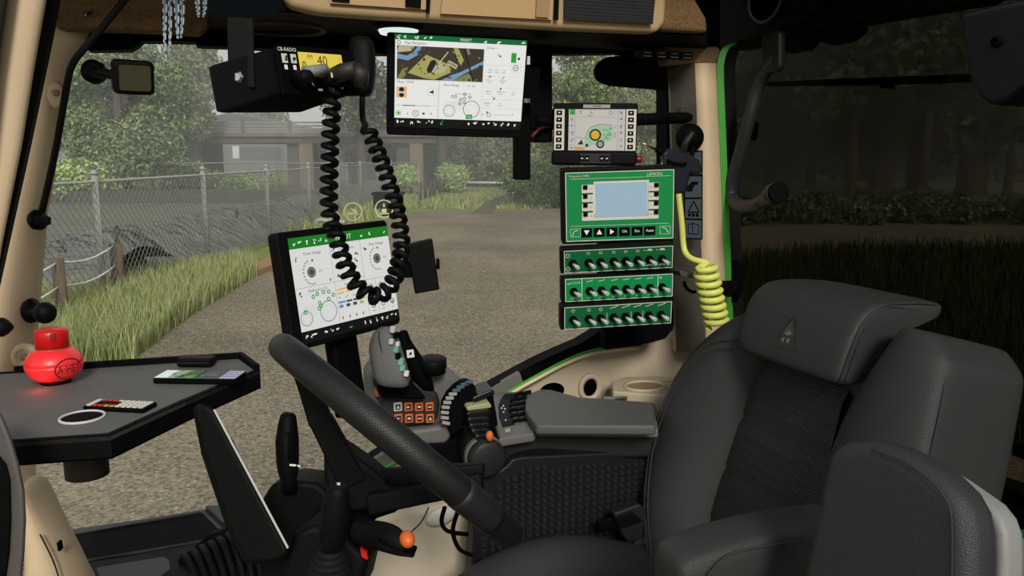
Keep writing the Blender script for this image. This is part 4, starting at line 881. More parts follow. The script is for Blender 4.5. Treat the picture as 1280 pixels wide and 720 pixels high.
# --- green terminal and three switch boxes
bk = thing('panel_bracket', at(800, 430, Y=1.66), 'black upright plate carrying the green control boxes', 'bracket')
MB().prism(pp([(756, 214), (842, 210), (842, 412), (832, 424), (800, 432), (757, 438)], Y=1.66), (0, .03, 0), BLK2).build('plate', bk, bevel=.004)
for y, ms in ((303.5, [(770, 794, mat('printed_strip', (120, 136, 92), .7)), (800, 835, GRY)]), (340, [(770, 782, GRY), (806, 835, GRY)]), (375, [(768, 779, GRY), (792, 806, GRY)])):
    for x0, x1, m in ms: MB().prism(pp([(x0, y-2), (x1, y-3), (x1, y+1), (x0, y+2)], Y=1.655), (0, .004, 0), m).build('tape', bk)
gt = thing('control_terminal', (0.81, 1.56, 2.72), 'green faced control terminal with pale blue blank display', 'terminal')
f4 = FR((0.8077, 1.5426, 2.7944), (0.9415, -0.3355, 0.0326), (-0.0548, -0.0568, 0.9969)); w4, h4 = .232, .149
MB().prism([f4.p(a, c, -.001) for a, c in rrect(-w4/2-.010, -h4/2-.006, w4/2+.003, h4/2+.008, .006, 3)], f4.z*-.035, BLK).build('housing', gt, bevel=.003)
MB().box(f4, -w4/2, w4/2, -h4/2, h4/2, -.001, .0015, PNL).build('face', gt)
s = Scr(f4, w4, h4, .0017)
for a in ((0, .006, 1, .006), (0, .994, 1, .994), (.003, 0, .003, 1), (.997, 0, .997, 1)): s.line(*a, .012, PALE, 1)
s.text('Programm 3400', .125, .055, .032, PALE); s.text('LEMKEN', .82, .06, .045, PALE); s.line(.05, .095, .72, .095, .006, PALE); s.line(.73, .09, .97, .09, .006, PALE)
s.rect(.26, .14, .77, .66, KEYS, 1); s.rect(.15, .18, .26, .71 if False else .70, KEYS, 1); s.rect(.76, .18, .86, .70, KEYS, 1); s.rect(.26, .6, .77, .70, KEYS, 1)
for i in range(1, 4):
    y = .18+.13*i; s.rect(.148, y-.012, .252, y+.012, PNLD, 2); s.rect(.768, y-.012, .862, y+.012, PNLD, 2)
for i in range(4): s.text('%d' % (i+1), .235, .245+.13*i, .03, E_D); s.text('%d' % (i+5), .79, .245+.13*i, .03, E_D)
s.line(.04, .775, .955, .775, .006, PALE)
for x0 in (.04, .875):
    for a in ((x0, .815, x0+.095, .815), (x0, .93, x0+.095, .93), (x0, .815, x0, .93), (x0+.095, .815, x0+.095, .93)): s.line(*a, .006, PALE)
s.pline([(.055, .92), (.075, .85), (.11, .835)], .012, PALE); s.pline([(.895, .83), (.93, .85), (.955, .915)], .012, PALE); s.build('print', gt)
plab(MB().box(f4, -.225*w4, .255*w4, -.155*h4, .335*h4, .002, .0026, LCD).build('display', gt), 'blank pale blue display')
for i in range(4):
    for x in (-.32, .335): MB().box(f4, (x-.018)*w4, (x+.022)*w4, (.285-.13*i-.03)*h4, (.285-.13*i+.03)*h4, .002, .0045, BLK2).build('soft_key', gt)
for i in range(6):
    x = -.36+.118*i; kb = MB().box(f4, x*w4, (x+.10)*w4, -.435*h4, -.31*h4, .002, .0045, BLK2).build('function_key', gt); q = FR(f4.p((x+.05)*w4, -.37*h4, .0047), f4.x, f4.y); b = MB(); r = .006
    if i == 0: b.prism([q.p(-r, r*.8), q.p(r, r*.8), q.p(0, -r)], q.z*.0002, WHT)
    elif i == 1: b.prism([q.p(-r, -r*.8), q.p(r, -r*.8), q.p(0, r)], q.z*.0002, WHT)
    elif i == 2: b.prism([q.p(-r*.7, r), q.p(r*.8, 0), q.p(-r*.7, -r)], q.z*.0002, WHT)
    else: b.text(q, ('Ok', 'Esc', 'Auto')[i-3], 0, 0, .0062, WHT)
    b.build('legend', kb)
frs = [FR((0.7989, 1.5259, 2.6809), (0.9447, -0.3241, 0.0498), (-0.1224, -0.2078, 0.9705)), FR((0.7968, 1.5161, 2.6207), (0.9625, -0.2683, 0.0395), (-0.0677, -0.0965, 0.9930)), FR((0.7916, 1.5077, 2.5622), (0.9683, -0.2464, 0.0400), (-0.0848, -0.1739, 0.9811))]
for n, fr in enumerate(frs):
    w_, h_ = .2345, .051
    sb = thing('switch_box', fr.p(0, -h_/2, -.02), ['green switch box directly under the green terminal, topmost of three', 'brighter green middle switch box with white dividing lines', 'lowest green switch box, nearest the window corner'][n], 'switch box', 'green switch boxes')
    MB().box(fr, -w_/2-.008, w_/2+.001, -h_/2-.002, h_/2+.002, -.03, -.0005, BLK).build('housing', sb, bevel=.003)
    MB().box(fr, -w_/2, w_/2, -h_/2, h_/2, -.001, .0012, (PNLD, PNL, PNLD)[n]).build('face', sb)
    s = Scr(fr, w_, h_, .0013); random.seed(20+n)
    for a in ((0, .015, 1, .015), (0, .985, 1, .985), (.004, 0, .004, 1), (.996, 0, .996, 1)): s.line(*a, .03, PALE, 1)
    xs = [.08, .225, .335, .455, .565, .675, .785, .90]
    if n == 1: s.line(.155, 0, .155, 1, .03, PALE); s.line(.86, 0, .86, 1, .03, PALE); s.disc(.03, .22, .035, PALE, 2, 8); s.disc(.13, .18, .035, PALE, 2, 8); s.text('AUTO', .08, .20, .09, PALE); s.text('MAN', .08, .86, .09, PALE); s.disc(.885, .15, .04, PALE, 2, 8)
    if n == 0: s.ring(.035, .22, .08, .025, PALE); s.ring(.035, .82, .08, .025, PALE)
    for i, x in enumerate(xs):
        if n == 0 and 0 < i < 6: s.text('S%d' % i, x, .16, .12, PALE)
        if n == 0 and i >= 6:
            for y, sg in ((.17, 1), (.85, 1)): s.poly([(x-.03+.06*q/8, y-.09*math.sin(math.pi*q/8)) for q in range(9)], PALE, 2); s.line(x-.055, y-.02, x-.04, y-.02, .03, PALE)
        if n == 1 and 0 < i < 7: s.pline([(x-.03, .16), (x+.01, .14), (x+.03, .10)], .025, PALE); s.pline([(x-.02, .88), (x+.02, .84)], .025, PALE)
        if n == 2 and i < 3: s.ring(x, .17, .06, .02, PALE)
        if n == 2 and i >= 3: s.pline([(x-.035, .16), (x, .12), (x+.04, .06)], .03, PALE)
    if n == 2:
        for x in (.395, .62, .73): s.line(x, .35, x, .85, .02, PALE)
    s.build('print', sb)
    for x in xs:
        q = FR(fr.p((x-.5)*w_, (-.06)*h_, .0012), fr.x, fr.y)
        t = MB().lathe(q, [(.0095, 0), (.0095, .003), (.007, .006), (.0055, .008)], BLK2, 6, smooth=False).build('toggle_switch', sb)
        plab(MB().tube([q.p(0, 0, .006), q.p(.004, -.001, .014), q.p(.0095, -.002, .024)], [.0030, .0037, .0046], mat('lever_silver', (186, 184, 182), .35, spec=.6), 8).build('lever', t), 'shiny metal lever')

# --- CB radio
rd = thing('cb_radio', (0.10, 1.30, 2.97), 'black radio set with a yellow lit display, hanging from a bracket', 'radio')
f5 = FR((0.1535, 1.3151, 3.0298), (0.7941, 0.6058, 0.0493), (-0.1153, 0.0705, 0.9908)); w5, h5 = .157, .068
dep = .17
back = [f5.p(-w5/2, h5/2, 0), f5.p(w5/2, h5/2, 0), f5.p(w5/2, -h5/2, 0), f5.p(-w5/2, -h5/2, 0)]
dv = (at(268, 112, d=1.17)-at(347, 88, d=1.235))*1.0
front = [p for p in back]
MB().prism(back, dv, BLK).build('case', rd, bevel=.004)
MB().prism([f5.p(a, c, .0) for a, c in rrect(-w5/2-.002, -h5/2-.003, w5/2+.003, h5/2+.002, .004, 3)], f5.z*.006, BLK2).build('front_panel', rd, bevel=.002)
s = Scr(f5, w5, h5, .0066); random.seed(2); YL = emis((232, 206, 84), .9); YD = emis((60, 48, 12), 1)
s.rect(.25, .10, .84, .62, YL, 1); s.text('40', .56, .28, .24, YD, 2); s.text('FM', .40, .20, .10, YD, 2); s.text('EU', .74, .50, .14, YD, 2); s.ring(.31, .36, .05, .02, YD); s.text('R', .31, .36, .06, YD)
for y in (.2, .3, .4): s.icon(.80, y, .03, YD)
for i in range(4): s.rect(.38+.03*i, .45, .40+.03*i, .52, YD, 2)
s.text('CB-RADIO', .12, .07, .085, WHT, 2)
for x in (.075, .185): s.rect(x-.035, .16, x+.035, .36, PALE, 1); s.rect(x-.02, .40, x+.02, .50, WHT, 1); s.icon(x, .25, .06, BLK2)
s.rect(.76, .64, .87, .70, PALE, 1)
s.build('display', rd)
def knob(a, c, r, l, m, m2, name):
    q = FR(f5.p(a, c, .006), f5.x, f5.y); k_ = MB().lathe(q, [(r, 0), (r*.95, l*.8), (r*.8, l), (0, l)], m, 18).build(name, rd)
    if m2: b = MB(); b.box(q, -r*.15, r*.15, r*.1, r*.85, l, l+.0006, m2); b.build('pointer', k_)
knob(-.33*w5, -.22*h5, .012, .03, BLK, None, 'volume_knob'); knob(.02*w5, -.22*h5, .010, .022, BLK, WHT, 'channel_knob'); knob(.36*w5, -.2*h5, .014, .018, BLK, None, 'tuning_knob')
q = f5.sub(-.20*w5, -.12*h5, .02); plab(MB().tube([f5.p(-.30*w5, -.10*h5, .02), f5.p(-.22*w5, -.08*h5, .03), f5.p(-.08*w5, -.02*h5, .035)], [.010, .009, .007], mat('worn_grey', (120, 120, 118), .6, bump=(200, 1)), 10).build('squelch_knob', rd), 'worn grey knob')
s = Scr(f5, w5, h5, .0068); s.pline([(.43+.06*math.cos(a), .74+.13*math.sin(a)) for a in (-2.2, -2.6, -3.0, -3.5, -4.0)], .03, WHT); s.rect(.49, .66, .52, .72, WHT, 2); s.rect(.55, .72, .60, .80, WHT, 2); s.rect(.44, .90, .50, .95, WHT, 2); s.rect(.57, .88, .66, .93, WHT, 2); s.rect(.76, .86, .80, .89, PALE, 2); s.build('markings', rd)
BRN = mat('dark_brown_plug', (27, 20, 17), .6)
plg = MB().tube([f5.p(.10*w5, -.16*h5, .006), f5.p(.12*w5, -.10*h5, .035), f5.p(.16*w5, -.08*h5, .062)], [.012, .014, .012], BRN, 12); plg.build('cord_plug', rd)
MB().tube([f5.p(.16*w5, -.06*h5, .055), f5.p(.20*w5, -.22*h5, .062), f5.p(.20*w5, -.48*h5, .06)], [.012, .014, .010], BRN, 10).build('plug_sleeve', rd)
bkt = thing('radio_bracket', at(298, 105, d=1.15), 'black flat bracket with a hex bolt holding the radio to the roof', 'bracket')
dd = 1.155
MB().prism(pp([(283, 20), (316, 22), (318, 110), (285, 109)], d=dd), FW*.006, BLK).build('strap', bkt, bevel=.002)
MB().prism(pp([(258, -25), (352, -25), (350, 14), (320, 20), (262, 18)], d=dd+.004), ray(300, 0)*.25, mat('navy_mount', (6, 10, 13), .9, spec=.05)).build('mount', bkt)
plab(MB().lathe(FR(at(298, 98, d=dd-.003), RT, UP), [(.0098, 0), (.0095, .006), (.006, .009), (0, .009)], METAL, 6, smooth=False).build('hex_bolt', bkt), 'silver hex bolt')

# --- hand microphone and coiled cord
mc = thing('hand_microphone', at(452, 122, d=1.33), 'black hand microphone hanging beside the radio', 'microphone')
rings = []
for y, x0, x1, t in ((46, 442, 462, .012), (52, 437, 467, .018), (70, 436, 469.5, .021), (95, 438, 470, .021), (112, 441, 467, .018), (121, 444, 462, .013)):
    A, B = at(x0, y, d=1.33), at(x1, y, d=1.33); c = (A+B)/2; hw = (B-A)/2
    rings.append([c+hw*math.copysign(abs(math.cos(a))**.7, math.cos(a))+FW*t*math.copysign(abs(math.sin(a))**.7, math.sin(a)) for a in (math.tau*i/16 for i in range(16))])
MB().loft(rings, BLK).build('body', mc, sub=1)
MB().box(FR(at(440, 80, d=1.32), RT, UP), -.006, .004, -.02, .02, -.01, .01, BLK2).build('talk_button', mc, bevel=.003)
plab(MB().ball(at(419.5, 64.5, d=1.325), .0035, METAL, 8).build('hook_stud', mc), 'small metal hook stud')
pth = [(414, 118, 1.25), (415, 135, 1.25), (413, 170, 1.25), (412, 210, 1.25), (411, 245, 1.25), (413, 272, 1.25), (421, 297, 1.24), (428, 322, 1.23), (438, 345, 1.22), (452, 363, 1.22), (466, 370, 1.22), (480, 366, 1.23), (491, 352, 1.24), (498, 330, 1.26), (502, 308, 1.28), (500, 285, 1.29), (496, 262, 1.30), (488, 235, 1.31), (478, 205, 1.32), (468, 180, 1.33), (460, 162, 1.33)]
P = catmull([at(x, y, d=d_) for x, y, d_ in pth], 40); L = [0]
for a, c in zip(P, P[1:]): L.append(L[-1]+(c-a).length)
turns = 38; out = []; nrm = FW.copy()
N = turns*11; j = 0
for i in range(N+1):
    t = L[-1]*i/N
    while j < len(L)-2 and L[j+1] < t: j += 1
    u_ = (t-L[j])/(L[j+1]-L[j]); p = P[j].lerp(P[j+1], u_); tan = (P[min(j+2, len(P)-1)]-P[max(j-1, 0)]).normalized(); sd_ = tan.cross(FW).normalized(); fr2 = sd_.cross(tan)
    ph = math.tau*turns*i/N; out.append(p+(sd_*math.cos(ph)+fr2*math.sin(ph))*.0102)
cd_ = MB().tube([at(412, 108, d=1.25), at(414, 114, d=1.25)]+out+catmull([at(457, 156, d=1.33), at(453, 146, d=1.33), at(453, 120, d=1.33)], 4), .0050, BLK, 7)
tag(cd_.build('coiled_cord', recalc=False), 'black coiled cord looping from the radio down to the microphone', 'cord')
# ================================================================ RIGHT PILLAR, HOSE, REAR
PYP = 1.76
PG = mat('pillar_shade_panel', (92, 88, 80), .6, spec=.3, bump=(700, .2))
# inner (window side) facet, its shade put into a greyer colour, and the lit tan facet
def ringp(y, x0, x1, x2, Yp=PYP):
    A = at(x0, y, Y=Yp+.0); B = at(x1, y, Y=Yp-.09); Cc = at(x2, y, Y=Yp-.06); return [A, A.lerp(B, .8), B, B.lerp(Cc, .25)+V((0, -.006, 0)), Cc, Cc+V((.02, .12, 0)), A+V((.02, .10, 0))]
rows_p = [(79, 836, 877, 897), (130, 838, 879, 900), (200, 840, 881, 904), (280, 842, 884, 907), (340, 843, 887, 910), (440, 845, 893, 916)]
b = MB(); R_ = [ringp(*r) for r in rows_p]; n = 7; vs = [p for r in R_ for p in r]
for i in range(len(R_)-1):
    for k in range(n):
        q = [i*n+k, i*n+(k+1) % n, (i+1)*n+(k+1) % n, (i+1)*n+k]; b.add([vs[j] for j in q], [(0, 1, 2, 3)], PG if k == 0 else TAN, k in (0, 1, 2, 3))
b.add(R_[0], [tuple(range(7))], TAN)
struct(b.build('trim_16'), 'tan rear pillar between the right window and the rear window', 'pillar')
struct(MB().prism(pp([(833, 58), (898, 58), (906, 70), (898, 79), (836, 81)], Y=1.70), (0, .14, 0), mat('pillar_cap', (120, 98, 70), .7)).build('trim_17', bevel=.006, seg=3), 'brown cap on top of the rear pillar', 'trim')
gs = [(917, 54), (906, 60), (900, 75), (899, 100), (903, 200), (907, 300), (911, 400), (913, 440)]
gs = catmull([at(x, y, Y=1.69) for x, y in gs], 5); b = MB(); gw = RT*.0165; b.loft([[p-gw*.3, p+gw*.7, p+gw*.7+V((.02, .06, 0)), p-gw*.3+V((.02, .06, 0))] for p in gs], GRN, smooth=False); struct(b.build('trim_18'), 'bright green seal line along the rear pillar', 'seal')
bs = catmull([at(x, y, Y=1.72) for x, y in [(930, 50), (917, 60), (911, 80), (911, 110), (914, 200), (918, 300), (922, 400), (925, 470)]], 5); b = MB(); gw = RT*.034; b.loft([[p-gw*.4, p+gw*.5, p+gw*.5+V((.02, .06, 0)), p-gw*.4+V((.02, .06, 0))] for p in bs], RUB, smooth=False); struct(b.build('trim_19'), 'black rubber edge of the rear window beside the green line', 'seal')
# rear header with speaker
zt = 3.13
hd = [(838, -30), (862, -10), (880, 30), (893, 62), (910, 60), (940, 50), (1010, 36), (1100, 20), (1200, 3), (1260, -30)]
struct(MB().prism(pp(hd, X=1.30), (.10, 0, 0), BLK2).build('trim_20', bevel=.01), 'black header above the rear window', 'trim')
struct(MB().box(W0, 1.14, 1.5, .12, 1.46, 3.345, 3.36, BLK2).build('ceiling.001'), 'unseen black roof panel shading the rear, cut back for sun on the pillar', 'roof')  # unseen; sized to keep the rear dark yet let sun onto the pillar
sp = thing('roof_speaker', at(965, 8, X=1.29), 'round black loudspeaker in the rear roof corner with a thin bright ring', 'speaker')
f = FR(at(958, -2, X=1.285), (0, -1, 0), (0, 0, 1)); MB().lathe(f, [(.062, .004), (.058, .006), (0, .006)], BLK, 30, 1, .9).build('grille', sp); plab(MB().lathe(f, [(.062, .006), (.0645, .0075), (.067, .004)], mat('dull_ring', (70, 70, 70), .4), 30, 1, .9).build('ring', sp), 'thin grey ring')
bx_ = thing('roof_speaker_cover', at(1000, 10, X=1.29), 'rounded rectangular cover beside the roof loudspeaker', 'cover')
MB().prism(pp([(968, -30), (968, 31), (1004, 24), (1016, 14), (1018, -30)], X=1.285), (.01, 0, 0), BLK).build('cover', bx_, bevel=.004)
# rear wiper, hinges, grab handle, visor
wp = thing('rear_wiper', at(1085, 104, X=1.47), 'long black wiper lying level across the tinted rear window', 'wiper')
MB().prism([at(958, 102.5, X=1.47), at(958, 108, X=1.47), at(1085, 106.5, X=1.47), at(1210, 103, X=1.47), at(1210, 92.5, X=1.47), at(1085, 97, X=1.47)], (.02, 0, 0), BLK2).build('blade', wp); MB().box(FR(at(1111, 106, X=1.47), (0, -1, 0), (0, 0, 1)), -.008, .008, -.008, .006, -.01, .02, BLK2).build('clip', wp)
hg = thing('glass_pivot', at(940, 170, X=1.37), 'round black window hinge with a bright pin behind the grab handle', 'hinge')
f = FR(at(938, 164, X=1.37), V((-.3, -1, 0)), V((0, 0, 1))); MB().lathe(f, [(0, .012), (.012, .012), (.024, .004), (.026, -.015)], BLK2, 20, .7, 1).build('disc', hg); plab(MB().tube([f.p(-.008, -.012, .013), f.p(-.002, .0, .016), f.p(-.006, .014, .013)], .0035, METAL, 6).build('pin', hg), 'bright metal pin')
HND = mat('handle_grey', (40, 40, 44), .45, spec=.4)
gh = thing('grab_handle', at(940, 255, X=1.32), 'curved black grab handle in front of the tinted rear window', 'handle')
HP = catmull([at(978, 66, X=1.210), at(962, 82, X=1.200), at(948, 108, X=1.200), at(936, 150, X=1.190), at(924, 195, X=1.190), at(914, 228, X=1.190), at(914, 247, X=1.190), at(926, 257, X=1.180), at(945, 256, X=1.170), at(960, 247, X=1.160)], 5)
MB().tube(HP, .0155, HND, 12).build('bar', gh)
MB().tube([at(956, 250, X=1.163), at(967, 243, X=1.158), at(971, 241, X=1.156)], [.018, .0245, .0245], HND, 14).tube([at(972, 241, X=1.156), at(974.5, 240, X=1.155)], .024, BLK2, 14).build('end_cap', gh)
f = FR(at(972, 66, X=1.210), (0, -1, .05), (0, 0, 1)); MB().prism([f.p(a, c, 0) for a, c in rrect(-.035, -.045, .03, .045, .015)], f.z*.02, GRY).build('upper_mount', gh, bevel=.006)
hk = thing('roof_hook', at(1040, 48, X=1.33), 'black moulded handle block under the rear roof header', 'handle')
MB().prism(pp([(955, 46), (1012, 38), (1014, 54), (1005, 62), (985, 66), (962, 62)], X=1.34), (.03, 0, 0), BLK2).build('base', hk, bevel=.006)
MB().prism(pp([(1012, 42), (1074, 31), (1072, 42), (1058, 52), (1034, 56), (1016, 50)], X=1.345), (.03, 0, 0), BLK2).build('block', hk, bevel=.006)
vs_ = thing('side_cover', at(1245, 130, X=1.15), 'dark rounded roof box with one screw at the upper right', 'cover')
vis = [(1199, 18), (1202, 45), (1206, 75), (1214, 105), (1224, 122), (1238, 131), (1256, 128), (1275, 112), (1300, 100), (1330, -10), (1240, 8)]
MB().prism(pp(vis, X=1.12), (.10, .02, 0), mat('roof_box', (15, 17, 20), .6, spec=.25)).build('shell', vs_, bevel=.008, seg=3)
f = FR(at(1246, 52, X=1.118), (0, -1, 0), (0, 0, 1)); MB().lathe(f, [(0, .002), (.004, .002), (.005, .006), (.0085, .004), (.009, -.002)], BLK2, 16).build('screw', vs_)

# warning stickers down the pillar
fs_ = FR(at(866, 245, Y=PYP-.062)+V((0, -.018, 0)), at(880, 245, Y=PYP-.09)-at(842, 245, Y=PYP), (0, 0, 1))
k = .00195
for i, (y0, y1, t) in enumerate([(190, 219, 'warning sticker with a dark triangle, topmost on the rear pillar'), (219.5, 247, 'plain grey blue sticker second from the top of the rear pillar'), (248.5, 273.5, 'warning sticker with an outlined triangle on the rear pillar, third down'), (274.5, 298, 'sticker with an open book outline, lowest on the rear pillar')]):
    def S(x, y): 
        p = atp(x, y, fs_.o, fs_.z); return p
    q = FR(S(867, (y0+y1)/2), fs_.x, fs_.y); hh = (y1-y0)/2*k*1.03; ww = .027
    b = MB().box(q, -ww, ww, -hh, hh, 0, .001, GBLU)
    def ln(p0, p1, t_=.0016):
        a, c = V(p0), V(p1); d_ = (c-a).normalized(); nn = V((-d_.y, d_.x))*t_/2; b.prism([q.p(*(a+nn), .0011), q.p(*(c+nn), .0011), q.p(*(c-nn), .0011), q.p(*(a-nn), .0011)], q.z*.0002, BLK2)
    for e in (((-ww, hh), (ww, hh)), ((-ww, -hh), (ww, -hh)), ((ww, -hh), (ww, hh)), ((-ww, -hh), (-ww, hh))): ln(*e, .003)
    if i == 0: b.prism([q.p(-.008, -.018, .0011), q.p(.022, -.018, .0011), q.p(-.002, .02, .0011)], q.z*.0002, BLK2); 
    if i == 1: b.prism([q.p(*v, .0011) for v in ((-.02, -.012), (-.004, -.012), (.004, .004), (.014, .004), (.014, .012), (-.004, .012), (-.02, .0))], q.z*.0002, BLK)
    if i == 2:
        for e in (((-.016, -.008), (.018, -.008)), ((.018, -.008), (.001, .019)), ((.001, .019), (-.016, -.008))): ln(*e, .003)
        for x in (-.012, 0, .012): b.box(q, x-.004, x+.004, -.019, -.011, .001, .0013, BLK2)
    if i == 3: 
        for e in (((-.016, -.012), (-.016, .010)), ((-.016, .010), (-.002, .014)), ((-.002, .014), (-.002, -.010)), ((-.002, .014), (.016, .010)), ((.016, .010), (.016, -.012)), ((-.016, -.012), (.016, -.012))): ln(*e, .002)
    tag(b.build('warning_sticker'), t, 'sticker', 'stickers on the rear pillar')

# air blow gun and its yellow hose
ag = thing('air_gun', at(846, 244, Y=1.60), 'black air blow gun hanging beside the rear pillar with a thin steel nozzle', 'air gun')
ya = 1.60; NAV = mat('gun_body', (24, 27, 36), .45, spec=.4)
MB().prism(pp([(829, 190), (838, 186), (858, 190), (876, 200), (879, 214), (872, 221), (864, 217), (860, 236), (857, 243), (830, 241), (828, 226), (830, 206)], Y=ya), (.01, .035, 0), NAV).build('body', ag, bevel=.008, seg=3)
MB().tube([at(833, 193, Y=ya+.015), at(820, 186, Y=ya+.015)], [.010, .006], BLK2, 10).build('nozzle_holder', ag)
plab(MB().tube([at(821, 187, Y=ya+.015), at(800, 177.5, Y=ya+.015)], [.0026, .0018], METAL, 8).build('nozzle', ag), 'thin steel nozzle')
plab(MB().tube([at(829, 200, Y=ya+.01), at(826, 208, Y=ya+.01), at(822, 217, Y=ya+.01)], .0028, METAL, 6, flat=.5).build('trigger', ag), 'silver trigger')
MB().tube(catmull([at(834, 200, Y=ya-.006), at(845, 204, Y=ya-.008), at(858, 205, Y=ya-.006)], 4), .0035, BLK, 6).build('rib', ag)
b = MB().tube(catmull([at(866, 184, Y=ya+.03), at(864, 200, Y=ya+.012), at(861, 220, Y=ya+.01)], 4), .006, BLK2, 8); b.build('hanger', ag)
hp = catmull([at(848, 242, Y=1.61), at(849, 252, Y=1.61), at(852, 280, Y=1.61), at(854, 306, Y=1.61), at(858, 318, Y=1.60), at(868, 325, Y=1.58), at(884, 328, Y=1.56)], 6)
cx0, cx1 = at(881, 333, Y=1.56), at(897, 408, Y=1.56); ax = (cx1-cx0); out = []; tn = 8.0; a_ = ax.normalized(); s_ = a_.cross(FW).normalized(); q_ = s_.cross(a_); s_ = -s_ if s_.dot(RT) < 0 else s_
for i in range(int(tn*20)+1):
    t = i/(tn*20); ph = math.tau*tn*t-1.2; out.append(cx0+ax*t+(s_*math.sin(ph)*.0235-q_*math.cos(ph)*.0235))
# taper the coil a little toward its lower end like the photo
hs = MB().tube(hp+out, .0074, HOSE, 10); tag(hs.build('air_hose', recalc=False), 'yellow green coiled air hose hanging from the blow gun beside the seat', 'hose')
hk = thing('hose_hook', at(860, 350, Y=1.62), 'flat metal hook on the pillar beside the yellow coiled hose', 'hook')
MB().prism(pp([(850, 339), (856, 339), (864, 342), (876, 342), (876, 349), (860, 347), (851, 345)], Y=1.60), (0, .05, 0), mat('hook_metal', (110, 100, 92), .4, .6)).build('plate', hk, bevel=.002)
MB().tube(catmull([at(855, 352, Y=1.66), at(858, 360, Y=1.66), at(866, 365, Y=1.66), at(872, 364, Y=1.66)], 4), .004, BLK2, 6).build('loop', hk)
lt = thing('pillar_latch', at(915, 358, Y=1.60), 'black latch knob on the rear pillar above the seat shoulder', 'latch')
MB().tube([at(903, 361, Y=1.62), at(912, 361, Y=1.60)], [.020, .020], BLK2, 14).tube([at(911, 361, Y=1.60), at(918, 361, Y=1.62)], .014, BLK2, 12).build('knob', lt)
MB().prism(pp([(917, 353), (926, 352), (926, 369), (917, 369)], Y=1.62), (0, .03, 0), BLK2).prism(pp([(922, 325), (932, 333), (933, 345), (928, 365), (922, 380)], Y=1.66), (0, .03, 0), BLK2).build('catch', lt, bevel=.004)

# outside rear right corner: tyre, lamp and fender edge low in the frame
ty = thing('tractor_tyre', V((2.25, 1.45, 0)), 'dark tractor tyre edge behind the passenger seat at the right border', 'tyre')
f = FR((2.25, 1.45, .96), (1, 0, 0), (0, 0, 1)); MB().lathe(f, [(.45, .2), (.62, .27), (.86, .26), (.95, .18), (.96, 0), (.95, -.18), (.86, -.26), (.62, -.27), (.45, -.2)], RUB, 48).build('carcass', ty)
b = MB()
for i in range(22):
    a = math.tau*i/22; u_ = V((math.cos(a), 0, math.sin(a))); t_ = V((-math.sin(a), 0, math.cos(a))); q = FR(V((2.25, 1.45, .96))+u_*.955, t_, V((0, 1, 0)))
    for sg in (1, -1): b.prism([q.p(-.03, 0, -.02), q.p(.03, 0, -.02), q.p(.12, sg*.25, -.06), q.p(.06, sg*.25, -.06)], u_*.045, RUB)
b.build('tread', ty); MB().lathe(f, [(0, .1), (.2, .12), (.44, .18), (.44, -.18), (.2, -.12), (0, -.1)], GRN, 32).build('wheel_rim', ty)
ff_ = thing('fender', at(1278, 690, X=1.2), 'pale fender edge with a green top at the lower right corner', 'fender')
MB().prism(pp([(1268, 672), (1300, 668), (1300, 780), (1266, 780)], X=1.20), (.1, 0, 0), mat('fender_cream', (206, 202, 186), .5)).build('panel', ff_, bevel=.004); MB().prism(pp([(1267, 664), (1300, 660), (1300, 670), (1267, 674)], X=1.198), (.1, 0, 0), GRN).build('edge', ff_)
lm = thing('rear_lamp', at(1190, 585, X=1.30), 'small black round work lamp with a bright glint behind the passenger seat', 'lamp')
f = FR(at(1186, 583, X=1.28), V((.55, .1, -.35)), V((0, .6, .6))); MB().tube([at(1174, 582, X=1.28), at(1182, 580, X=1.28), at(1196, 584, X=1.28), at(1202, 588, X=1.28)], [.008, .013, .016, .012], BLK2, 14).build('body', lm); MB().tube([at(1173, 582, X=1.279), at(1178, 581, X=1.279)], .0075, METAL, 12).build('ring', lm)

# ================================================================ TRAY AND WHAT STANDS ON IT
TZ = 2.52
def tz(px, py, z=TZ): return at(px, py, Z=z)
tr = thing('side_tray', tz(150, 520), 'grey topped tray with a raised black rim and a cup holder, at the left', 'tray')
o2 = [(-70, 470), (20, 465), (100, 460), (303, 447), (325, 463), (232, 502), (138, 545), (20, 553), (-70, 556)]
pts2 = [tz(x, y) for x, y in o2]; ctr = tz(103, 522.5)
hr = (tz(129, 522.5)-tz(77, 522.5)).length/2
fT = FR((0, 0, TZ)); hole = circ(ctr.x, ctr.y, hr*.9, 28)
MB().holes(fT, [(p.x, p.y) for p in pts2], [hole], -.006, 0, SHELF, BLK2).build('top', tr)
b = MB(); n = len(pts2); cen = sum(pts2, V((0, 0, 0)))/n
low = [p+V((0, 0, -.033)) for p in pts2]
b.add(pts2+low, [(i, (i+1) % n, (i+1) % n+n, i+n) for i in range(n)], BLK)
b.holes(fT, [(p.x, p.y) for p in pts2], [circ(ctr.x, ctr.y, hr*.92, 28)], -.033, -.03, BLK2)
b.build('body', tr)
inn = [p+(cen-p).normalized()*.010 for p in pts2]; inn = []
for i in range(n):
    a, p, c = pts2[i-1], pts2[i], pts2[(i+1) % n]; e1 = (p-a).normalized(); e2 = (c-p).normalized(); n1 = V((e1.y, -e1.x, 0)); n2 = V((e2.y, -e2.x, 0)); m_ = (n1+n2).normalized(); inn.append(p+m_*.009/max(.3, m_.dot(n1)))
up_ = V((0, 0, .007)); b = MB()
for i in range(n):
    j = (i+1) % n; hgt = up_*(1.6 if i in (1, 2, 3) else .25)
    b.add([pts2[i], pts2[j], inn[j], inn[i], pts2[i]+hgt, pts2[j]+hgt, inn[j]+hgt, inn[i]+hgt], [(4, 5, 6, 7), (0, 1, 5, 4), (2, 3, 7, 6), (0, 3, 7, 4), (1, 2, 6, 5)], BLK2)
b.build('rim', tr)
